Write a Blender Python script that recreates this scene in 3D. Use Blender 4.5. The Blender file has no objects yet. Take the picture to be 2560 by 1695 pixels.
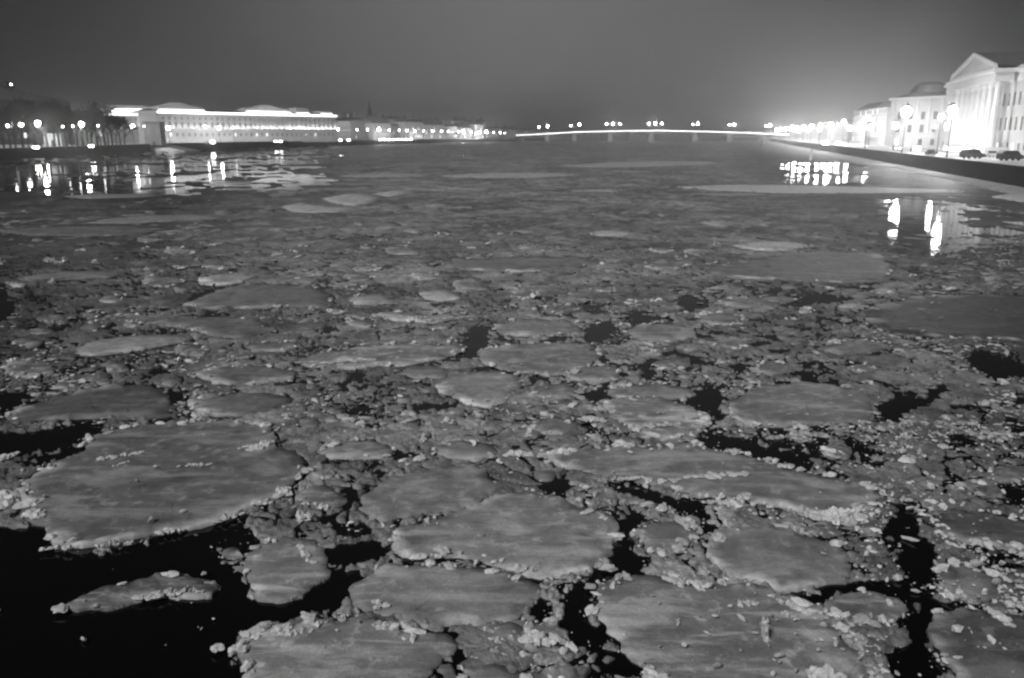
import bpy, math, random
import numpy as np
from mathutils import Vector, geometry
R = math.radians
random.seed(7)
rng = np.random.default_rng(7)
scene = bpy.context.scene

# ------------------------------------------------------------------ camera
CAM_H = 9.0
F = 1991.0                       # focal length in photo pixels (photo 2560 x 1695)
CX, CY = 1280.0, 847.5
TH = R(14.4)
ct, st = math.cos(TH), math.sin(TH)
cam_d = bpy.data.cameras.new("camera")
cam = bpy.data.objects.new("camera", cam_d)
scene.collection.objects.link(cam)
cam_d.sensor_width = 36.0
cam_d.lens = 36.0 * F / 2560.0
cam_d.clip_start = 0.5
cam_d.clip_end = 12000
cam.location = (0, 0, CAM_H)
cam.rotation_euler = (R(90) - TH, 0, 0)
scene.camera = cam

def ray(px, py):
    x = (px - CX) / F
    y = -(py - CY) / F
    return x, ct + y * st, -st + y * ct
def ground(px, py, z=0.0):
    """point of the plane z seen at photo pixel px, py"""
    x, y, dz = ray(px, py)
    k = (z - CAM_H) / dz
    return x * k, y * k
def at(px, py, Y):
    """point seen at photo pixel px, py at forward distance Y"""
    x, y, dz = ray(px, py)
    k = Y / y
    return x * k, Y, CAM_H + dz * k
def zat(py, Y):
    return at(CX, py, Y)[2]
def xat(px, Y, py=336):
    return at(px, py, Y)[0]
def ground_np(px, py):
    x = (px - CX) / F
    y = -(py - CY) / F
    Yy = ct + y * st
    dz = -st + y * ct
    k = -CAM_H / dz
    return x * k, Yy * k
def project_np(X, Y, Z=0.0):
    dz = Z - CAM_H
    fwd = Y * ct - dz * st
    up = Y * st + dz * ct
    return CX + F * X / fwd, CY - F * up / fwd

# ------------------------------------------------------------------ world, moon-less glowing sky
W = bpy.data.worlds.new("World"); scene.world = W; W.use_nodes = True
nt = W.node_tree; N = nt.nodes; Lk = nt.links
for n in list(N): N.remove(n)
out = N.new('ShaderNodeOutputWorld')
bg = N.new('ShaderNodeBackground')
sky = N.new('ShaderNodeTexSky'); sky.sky_type = 'NISHITA'; sky.sun_disc = False
sky.sun_elevation = R(52); sky.sun_rotation = R(190)
bw = N.new('ShaderNodeRGBToBW'); Lk.new(sky.outputs[0], bw.inputs[0])
tc = N.new('ShaderNodeTexCoord')
def vdot(v):
    n = N.new('ShaderNodeVectorMath'); n.operation = 'DOT_PRODUCT'
    l = math.sqrt(sum(a * a for a in v)); n.inputs[1].default_value = [a / l for a in v]
    Lk.new(tc.outputs['Generated'], n.inputs[0]); return n.outputs['Value']
def mth(op, a, b=None, c=None, clamp=False):
    n = N.new('ShaderNodeMath'); n.operation = op; n.use_clamp = clamp
    for i, v in enumerate((a, b, c)):
        if v is None: continue
        if isinstance(v, (int, float)): n.inputs[i].default_value = v
        else: Lk.new(v, n.inputs[i])
    return n.outputs[0]
def lobe(v, power, amp):
    return mth('MULTIPLY', mth('POWER', mth('MAXIMUM', vdot(v), 0.0001), power), amp)
SKY_BASE = 0.004
glow1 = lobe((0.0, 1, 0.14), 19.0, 0.118)            # light dome of the city over the river
glow2 = lobe((0.36, 1, 0.0), 70.0, 0.040)           # stronger glow over the far lamps
glow3 = lobe((0.40, 1, 0.0), 500.0, 0.07)
skyb = mth('MULTIPLY', bw.outputs[0], 0.0016)
tot = mth('ADD', mth('ADD', mth('ADD', glow1, glow2), glow3), mth('ADD', skyb, SKY_BASE))
nz = N.new('ShaderNodeTexNoise'); nz.inputs['Scale'].default_value = 3.0; nz.inputs['Detail'].default_value = 3
Lk.new(tc.outputs['Generated'], nz.inputs['Vector'])
tot = mth('MULTIPLY', tot, mth('MULTIPLY_ADD', nz.outputs[0], 0.40, 0.80))
Lk.new(tot, bg.inputs['Color']); bg.inputs['Strength'].default_value = 1.0
Lk.new(bg.outputs[0], out.inputs['Surface'])

sun_d = bpy.data.lights.new("sky_light", 'SUN'); sun = bpy.data.objects.new("sky_light", sun_d)
scene.collection.objects.link(sun)
sun_d.energy = 1.5; sun_d.angle = R(16)
SUN_DIR = Vector((0.50, 0.62, -0.78))          # travels forward and down: the lit city lies behind the camera
sun.rotation_euler = SUN_DIR.to_track_quat('-Z', 'Y').to_euler()

scene.view_settings.view_transform = 'Standard'
scene.view_settings.look = 'None'
scene.view_settings.exposure = 0.5
scene.view_settings.gamma = 1.0
scene.cycles.filter_width = 2.4
scene.cycles.max_bounces = 6
scene.cycles.volume_bounces = 0
scene.cycles.use_denoising = True
scene.cycles.sample_clamp_indirect = 3.0

# ------------------------------------------------------------------ materials (all grey: a black and white picture)
MATS = {}
def mat(name, v, rough=0.8, spec=0.3, noise=0.0, nscale=2.0, bump=0.0, bscale=10.0, emit=0.0):
    if name in MATS: return MATS[name]
    m = bpy.data.materials.new(name); m.use_nodes = True; MATS[name] = m
    t = m.node_tree; p = t.nodes['Principled BSDF']
    p.inputs['Base Color'].default_value = (v, v, v, 1)
    p.inputs['Roughness'].default_value = rough
    p.inputs['Specular IOR Level'].default_value = spec
    tcn = t.nodes.new('ShaderNodeTexCoord')
    if noise > 0:
        n = t.nodes.new('ShaderNodeTexNoise'); n.inputs['Scale'].default_value = nscale; n.inputs['Detail'].default_value = 5
        t.links.new(tcn.outputs['Object'], n.inputs['Vector'])
        mr = t.nodes.new('ShaderNodeMapRange'); mr.inputs[1].default_value = 0.3; mr.inputs[2].default_value = 0.7
        mr.inputs[3].default_value = v * (1 - noise); mr.inputs[4].default_value = v * (1 + noise)
        t.links.new(n.outputs[0], mr.inputs[0]); t.links.new(mr.outputs[0], p.inputs['Base Color'])
    if bump > 0:
        n = t.nodes.new('ShaderNodeTexNoise'); n.inputs['Scale'].default_value = bscale; n.inputs['Detail'].default_value = 4
        t.links.new(tcn.outputs['Object'], n.inputs['Vector'])
        b = t.nodes.new('ShaderNodeBump'); b.inputs['Strength'].default_value = bump; b.inputs['Distance'].default_value = 0.1
        t.links.new(n.outputs[0], b.inputs['Height']); t.links.new(b.outputs[0], p.inputs['Normal'])
    if emit > 0:
        p.inputs['Emission Color'].default_value = (1, 1, 1, 1)
        p.inputs['Emission Strength'].default_value = emit
        m.cycles.emission_sampling = 'NONE'
    return m

class G:
    """tiny node helper"""
    def __init__(s, name):
        s.m = bpy.data.materials.new(name); s.m.use_nodes = True; s.t = s.m.node_tree
        s.p = s.t.nodes['Principled BSDF']; s.L = s.t.links
    def n(s, typ, **kw):
        n = s.t.nodes.new('ShaderNode' + typ)
        for k, v in kw.items(): setattr(n, k, v)
        return n
    def set(s, inp, v):
        if isinstance(v, (int, float)): inp.default_value = v
        elif isinstance(v, tuple): inp.default_value = v
        else: s.L.new(v, inp)
    def math(s, op, a, b=None, c=None, clamp=False):
        n = s.n('Math', operation=op); n.use_clamp = clamp
        for i, v in enumerate((a, b, c)):
            if v is not None: s.set(n.inputs[i], v)
        return n.outputs[0]
    def map(s, v, a, b, c, d):
        n = s.n('MapRange'); s.set(n.inputs[0], v)
        for i, q in enumerate((a, b, c, d)): s.set(n.inputs[i + 1], q)
        return n.outputs[0]
    def noise(s, vec, scale, detail=4, rough=0.55, dist=0.0):
        n = s.n('TexNoise'); n.inputs['Scale'].default_value = scale; n.inputs['Detail'].default_value = detail
        n.inputs['Roughness'].default_value = rough; n.inputs['Distortion'].default_value = dist
        s.L.new(vec, n.inputs['Vector']); return n.outputs[0]
    def vor(s, vec, scale, feature='F1', rnd=1.0):
        n = s.n('TexVoronoi', feature=feature); n.inputs['Scale'].default_value = scale
        n.inputs['Randomness'].default_value = rnd; s.L.new(vec, n.inputs['Vector']); return n
    def bump(s, h, strength, dist=0.1, prev=None):
        b = s.n('Bump'); b.inputs['Strength'].default_value = strength; b.inputs['Distance'].default_value = dist
        s.L.new(h, b.inputs['Height'])
        if prev is not None: s.L.new(prev, b.inputs['Normal'])
        return b.outputs[0]

# open water
g = G("open_water")
geo = g.n('NewGeometry').outputs['Position']
mp = g.n('Mapping'); mp.inputs['Scale'].default_value = (1.0, 1.6, 1.0); g.L.new(geo, mp.inputs[0])
g.p.inputs['Base Color'].default_value = (0.004, 0.004, 0.004, 1)
g.p.inputs['Roughness'].default_value = 0.035
g.p.inputs['IOR'].default_value = 1.33
n1 = g.noise(mp.outputs[0], 0.35, 2); n2 = g.noise(mp.outputs[0], 1.7, 2)
b = g.bump(n1, 0.16, 0.10); b = g.bump(n2, 0.14, 0.03, b)
g.L.new(b, g.p.inputs['Normal'])
M_WATER = g.m

# floating slush sheet
g = G("slush_ice")
geo = g.n('NewGeometry').outputs['Position']
dn = g.n('TexNoise'); dn.inputs['Scale'].default_value = 0.7; g.L.new(geo, dn.inputs['Vector'])
vm = g.n('VectorMath', operation='MULTIPLY_ADD'); g.L.new(dn.outputs['Color'], vm.inputs[0]); vm.inputs[1].default_value = (0.9, 0.9, 0); g.L.new(geo, vm.inputs[2])
wp = vm.outputs[0]
va = g.vor(wp, 0.42); vae = g.vor(wp, 0.42, 'DISTANCE_TO_EDGE')
vb = g.vor(wp, 1.7); vbe = g.vor(wp, 1.7, 'DISTANCE_TO_EDGE')
vc = g.vor(wp, 0.11)
def cellv(v):
    sp = g.n('SeparateColor'); g.L.new(v.outputs['Color'], sp.inputs[0]); return sp.outputs[0]
ca = g.map(cellv(va), 0, 1, 0.75, 1.2); cb = g.map(cellv(vb), 0, 1, 0.75, 1.3); cc = g.map(cellv(vc), 0, 1, 0.85, 1.15)
ea = g.map(vae.outputs['Distance'], 0.0, 0.10, 0.72, 1.0); eb = g.map(vbe.outputs['Distance'], 0.0, 0.12, 0.78, 1.0)
nf = g.map(g.noise(geo, 6.0, 6, 0.7), 0.3, 0.7, 0.62, 1.38)
vd = g.vor(wp, 6.5); vd2 = g.vor(wp, 14.0)
nf = g.math('MULTIPLY', nf, g.map(cellv(vd), 0, 1, .86, 1.14)); nf = g.math('MULTIPLY', nf, g.map(g.noise(geo, .22, 6, .7), .3, .7, .72, 1.28))
nl = g.map(g.noise(geo, 0.05, 4, 0.6), 0.35, 0.65, 0.8, 1.2)
v = g.math('MULTIPLY', ca, cb); v = g.math('MULTIPLY', v, cc); v = g.math('MULTIPLY', v, ea); v = g.math('MULTIPLY', v, eb)
v = g.math('MULTIPLY', v, nf); v = g.math('MULTIPLY', v, nl); v = g.math('MULTIPLY', v, 0.25)
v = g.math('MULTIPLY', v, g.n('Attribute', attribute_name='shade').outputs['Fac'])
g.L.new(v, g.p.inputs['Base Color'])
g.p.inputs['Roughness'].default_value = 0.55; g.p.inputs['Specular IOR Level'].default_value = 0.35
h = g.math('ADD', g.noise(geo, 9.0, 5, 0.65), g.math('MULTIPLY', ea, 0.8))
h = g.math('ADD', h, g.math('MULTIPLY', vd.outputs['Distance'], -0.9)); h = g.math('ADD', h, g.math('MULTIPLY', vd2.outputs['Distance'], -0.5))
g.L.new(g.bump(h, 0.5, 0.07), g.p.inputs['Normal'])
M_SLUSH = g.m

# floe: its albedo, painted side falloff included, comes from the object colour, with frost patches and scour marks
g = G("floe_ice")
oi = g.n('ObjectInfo'); sc_ = g.n('SeparateColor'); g.L.new(oi.outputs['Color'], sc_.inputs[0])
tcn = g.n('TexCoord').outputs['Object']
off = g.n('VectorMath', operation='ADD'); g.L.new(tcn, off.inputs[0])
cmb = g.n('CombineXYZ'); g.L.new(g.math('MULTIPLY', oi.outputs['Random'], 90.0), cmb.inputs[0]); g.L.new(cmb.outputs[0], off.inputs[1])
q = off.outputs[0]
st1 = g.n('Mapping'); st1.inputs['Scale'].default_value = (0.5, 1.5, 1); st1.inputs['Rotation'].default_value = (0, 0, 0.5); g.L.new(q, st1.inputs[0])
nA = g.noise(st1.outputs[0], 0.7, 5, 0.6, 0.6); nB = g.noise(q, 2.5, 6, 0.65); nC = g.noise(q, 22.0, 3, 0.6)
frost = g.map(nA, 0.50, 0.62, 0.0, 1.6)
fr2 = g.map(nB, 0.55, 0.66, 0.0, 1.3)
st2 = g.n('Mapping'); st2.inputs['Scale'].default_value = (0.35, 3.2, 1); st2.inputs['Rotation'].default_value = (0, 0, -0.35); g.L.new(q, st2.inputs[0])
fr2 = g.math('MAXIMUM', fr2, g.map(g.noise(st2.outputs[0], 1.6, 5, .65, .5), 0.58, 0.68, 0.0, 1.5))
fac = g.math('MAXIMUM', frost, fr2)
dark = g.map(g.noise(q, 0.9, 4, 0.6), 0.3, 0.52, 0.62, 1.0)
lo = g.math('MULTIPLY', sc_.outputs[0], dark)
v = g.math('MULTIPLY_ADD', g.math('MULTIPLY', fac, sc_.outputs[1]), 1.5, lo)
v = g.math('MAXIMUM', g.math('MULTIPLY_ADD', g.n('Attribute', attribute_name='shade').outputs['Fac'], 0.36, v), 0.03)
v = g.math('MULTIPLY', v, g.map(nC, 0.3, 0.7, 0.84, 1.16))
v = g.math('MULTIPLY', v, g.map(nB, 0.3, 0.7, 0.80, 1.20))
g.L.new(v, g.p.inputs['Base Color'])
g.p.inputs['Roughness'].default_value = 0.5; g.p.inputs['Specular IOR Level'].default_value = 0.3
cw = g.vor(st1.outputs[0], 0.8, 'DISTANCE_TO_EDGE')
ck = g.math('MULTIPLY', g.map(cw.outputs['Distance'], 0.0, 0.012, 1.0, 0.0), g.map(g.noise(q, .5, 3), .5, .62, 0, 1), clamp=True)
vv_ = g.math('MULTIPLY', v, g.math('MULTIPLY_ADD', ck, -0.5, 1.0)); g.L.new(vv_, g.p.inputs['Base Color'])
b = g.bump(nB, 0.55, 0.09); b = g.bump(nC, 0.4, 0.02, b); g.L.new(b, g.p.inputs['Normal'])
M_FLOE = g.m

# snow crumbs: own albedo from an attribute
g = G("snow_crumb")
a = g.n('Attribute', attribute_name='shade')
geo = g.n('NewGeometry').outputs['Position']
nn = g.noise(geo, 18.0, 4, 0.6)
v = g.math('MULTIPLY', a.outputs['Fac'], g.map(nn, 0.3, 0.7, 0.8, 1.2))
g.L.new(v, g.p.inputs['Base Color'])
g.p.inputs['Roughness'].default_value = 0.85; g.p.inputs['Specular IOR Level'].default_value = 0.15
g.L.new(g.bump(nn, 0.6, 0.05), g.p.inputs['Normal'])
M_CRUMB = g.m

# ------------------------------------------------------------------ object helpers
COL = scene.collection
def tag(o, label=None, cat=None, group=None, kind=None):
    if label: o['label'] = label
    if cat: o['category'] = cat
    if group: o['group'] = group
    if kind: o['kind'] = kind
    return o
def empty(name, loc=(0, 0, 0), rz=0.0):
    o = bpy.data.objects.new(name, None); COL.objects.link(o); o.location = loc; o.rotation_euler = (0, 0, rz)
    o.empty_display_size = 0.5
    return o
def mesh_obj(name, verts, faces, material, parent=None, smooth=False):
    me = bpy.data.meshes.new(name); me.from_pydata(verts, [], faces)
    me.materials.append(material)
    if smooth: me.shade_smooth()
    o = bpy.data.objects.new(name, me); COL.objects.link(o)
    if parent: o.parent = parent
    return o
def fast_mesh(name, V, Fq, material, smooth=True, shade=None, parent=None):
    me = bpy.data.meshes.new(name)
    k = Fq.shape[1]
    me.vertices.add(len(V)); me.vertices.foreach_set('co', np.ascontiguousarray(V, dtype=np.float32).ravel())
    me.loops.add(Fq.size); me.loops.foreach_set('vertex_index', Fq.astype(np.int32).ravel())
    me.polygons.add(len(Fq)); me.polygons.foreach_set('loop_start', np.arange(0, Fq.size, k, dtype=np.int32))
    me.polygons.foreach_set('loop_total', np.full(len(Fq), k, dtype=np.int32))
    me.polygons.foreach_set('use_smooth', np.full(len(Fq), smooth, dtype=bool))
    if shade is not None:
        at_ = me.attributes.new('shade', 'FLOAT', 'POINT'); at_.data.foreach_set('value', np.ascontiguousarray(shade, dtype=np.float32))
    me.update(calc_edges=True)
    me.materials.append(material)
    o = bpy.data.objects.new(name, me); COL.objects.link(o)
    if parent: o.parent = parent
    return o
class MB:
    def __init__(s): s.v = []; s.f = []
    def add(s, vs, fs):
        k = len(s.v); s.v += vs; s.f += [tuple(i + k for i in f) for f in fs]; return s
    def box(s, x0, x1, y0, y1, z0, z1):
        return s.add([(x0,y0,z0),(x1,y0,z0),(x1,y1,z0),(x0,y1,z0),(x0,y0,z1),(x1,y0,z1),(x1,y1,z1),(x0,y1,z1)],
                     [(0,3,2,1),(4,5,6,7),(0,1,5,4),(1,2,6,5),(2,3,7,6),(3,0,4,7)])
    def frustum(s, x0, x1, y0, y1, z0, z1, ix, iy):
        return s.add([(x0,y0,z0),(x1,y0,z0),(x1,y1,z0),(x0,y1,z0),(x0+ix,y0+iy,z1),(x1-ix,y0+iy,z1),(x1-ix,y1-iy,z1),(x0+ix,y1-iy,z1)],
                     [(0,3,2,1),(4,5,6,7),(0,1,5,4),(1,2,6,5),(2,3,7,6),(3,0,4,7)])
    def lathe(s, x, y, prof, n=12):
        vs = []; fs = []
        for r, z in prof:
            for i in range(n):
                a = 2 * math.pi * i / n; vs.append((x + r * math.cos(a), y + r * math.sin(a), z))
        for j in range(len(prof) - 1):
            for i in range(n):
                fs.append((j*n+i, j*n+(i+1)%n, (j+1)*n+(i+1)%n, (j+1)*n+i))
        fs.append(tuple(range(n-1, -1, -1))); fs.append(tuple((len(prof)-1)*n+i for i in range(n)))
        return s.add(vs, fs)
    def tube(s, p, q, r0, r1, n=6):
        p = Vector(p); q = Vector(q); d = (q - p)
        if d.length < 1e-6: return s
        d.normalize(); u = d.orthogonal().normalized(); w = d.cross(u)
        vs = []
        for c, r in ((p, r0), (q, r1)):
            for i in range(n):
                a = 2*math.pi*i/n; vs.append(tuple(c + u*(r*math.cos(a)) + w*(r*math.sin(a))))
        fs = [(i, (i+1)%n, n+(i+1)%n, n+i) for i in range(n)] + [tuple(range(n-1,-1,-1)), tuple(range(n, 2*n))]
        return s.add(vs, fs)
    def prism(s, prof, x0, x1, axis='x'):
        """profile of (a, z) points extruded along axis"""
        n = len(prof)
        if axis == 'x': vs = [(x0, a, z) for a, z in prof] + [(x1, a, z) for a, z in prof]
        else: vs = [(a, x0, z) for a, z in prof] + [(a, x1, z) for a, z in prof]
        fs = [(i, (i+1)%n, n+(i+1)%n, n+i) for i in range(n)] + [tuple(range(n-1,-1,-1)), tuple(range(n, 2*n))]
        return s.add(vs, fs)
    def build(s, name, m, parent=None, smooth=False):
        return mesh_obj(name, s.v, s.f, m, parent, smooth)

# value noise
_T = rng.random((256, 256))
def vnoise(x, y):
    xi = np.floor(x).astype(np.int64); yi = np.floor(y).astype(np.int64); fx = x - xi; fy = y - yi
    fx = fx*fx*(3-2*fx); fy = fy*fy*(3-2*fy)
    a = _T[xi & 255, yi & 255]; b_ = _T[(xi+1) & 255, yi & 255]; c = _T[xi & 255, (yi+1) & 255]; d = _T[(xi+1) & 255, (yi+1) & 255]
    return (a*(1-fx)+b_*fx)*(1-fy)+(c*(1-fx)+d*fx)*fy
def fbm(x, y, o=4):
    s = 0; a = 0.5; t = 0
    for i in range(o):
        s = s + a*vnoise(x*2**i + 17.3*i, y*2**i + 9.1*i); t += a; a *= 0.55
    return s/t

_JX = rng.random((256, 256)); _JY = rng.random((256, 256)); _JC = rng.random((256, 256))
def voronoi(x, y):
    """returns F2-F1 distance and a random value per cell"""
    xi = np.floor(x).astype(np.int64); yi = np.floor(y).astype(np.int64)
    f1 = np.full(x.shape, 9.0); f2 = np.full(x.shape, 9.0); c = np.zeros(x.shape)
    for dx in (-1, 0, 1):
        for dy in (-1, 0, 1):
            cx_ = xi+dx; cy_ = yi+dy; a_, b_ = cx_ & 255, cy_ & 255
            d_ = np.hypot(cx_+_JX[a_, b_]-x, cy_+_JY[a_, b_]-y)
            nearer = d_ < f1
            f2 = np.where(nearer, f1, np.minimum(f2, d_)); c = np.where(nearer, _JC[a_, b_], c); f1 = np.where(nearer, d_, f1)
    return f2-f1, c
# ------------------------------------------------------------------ layout of the ice (photo pixels / 1.0811)
K = 2560 / 2368.0
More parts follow.
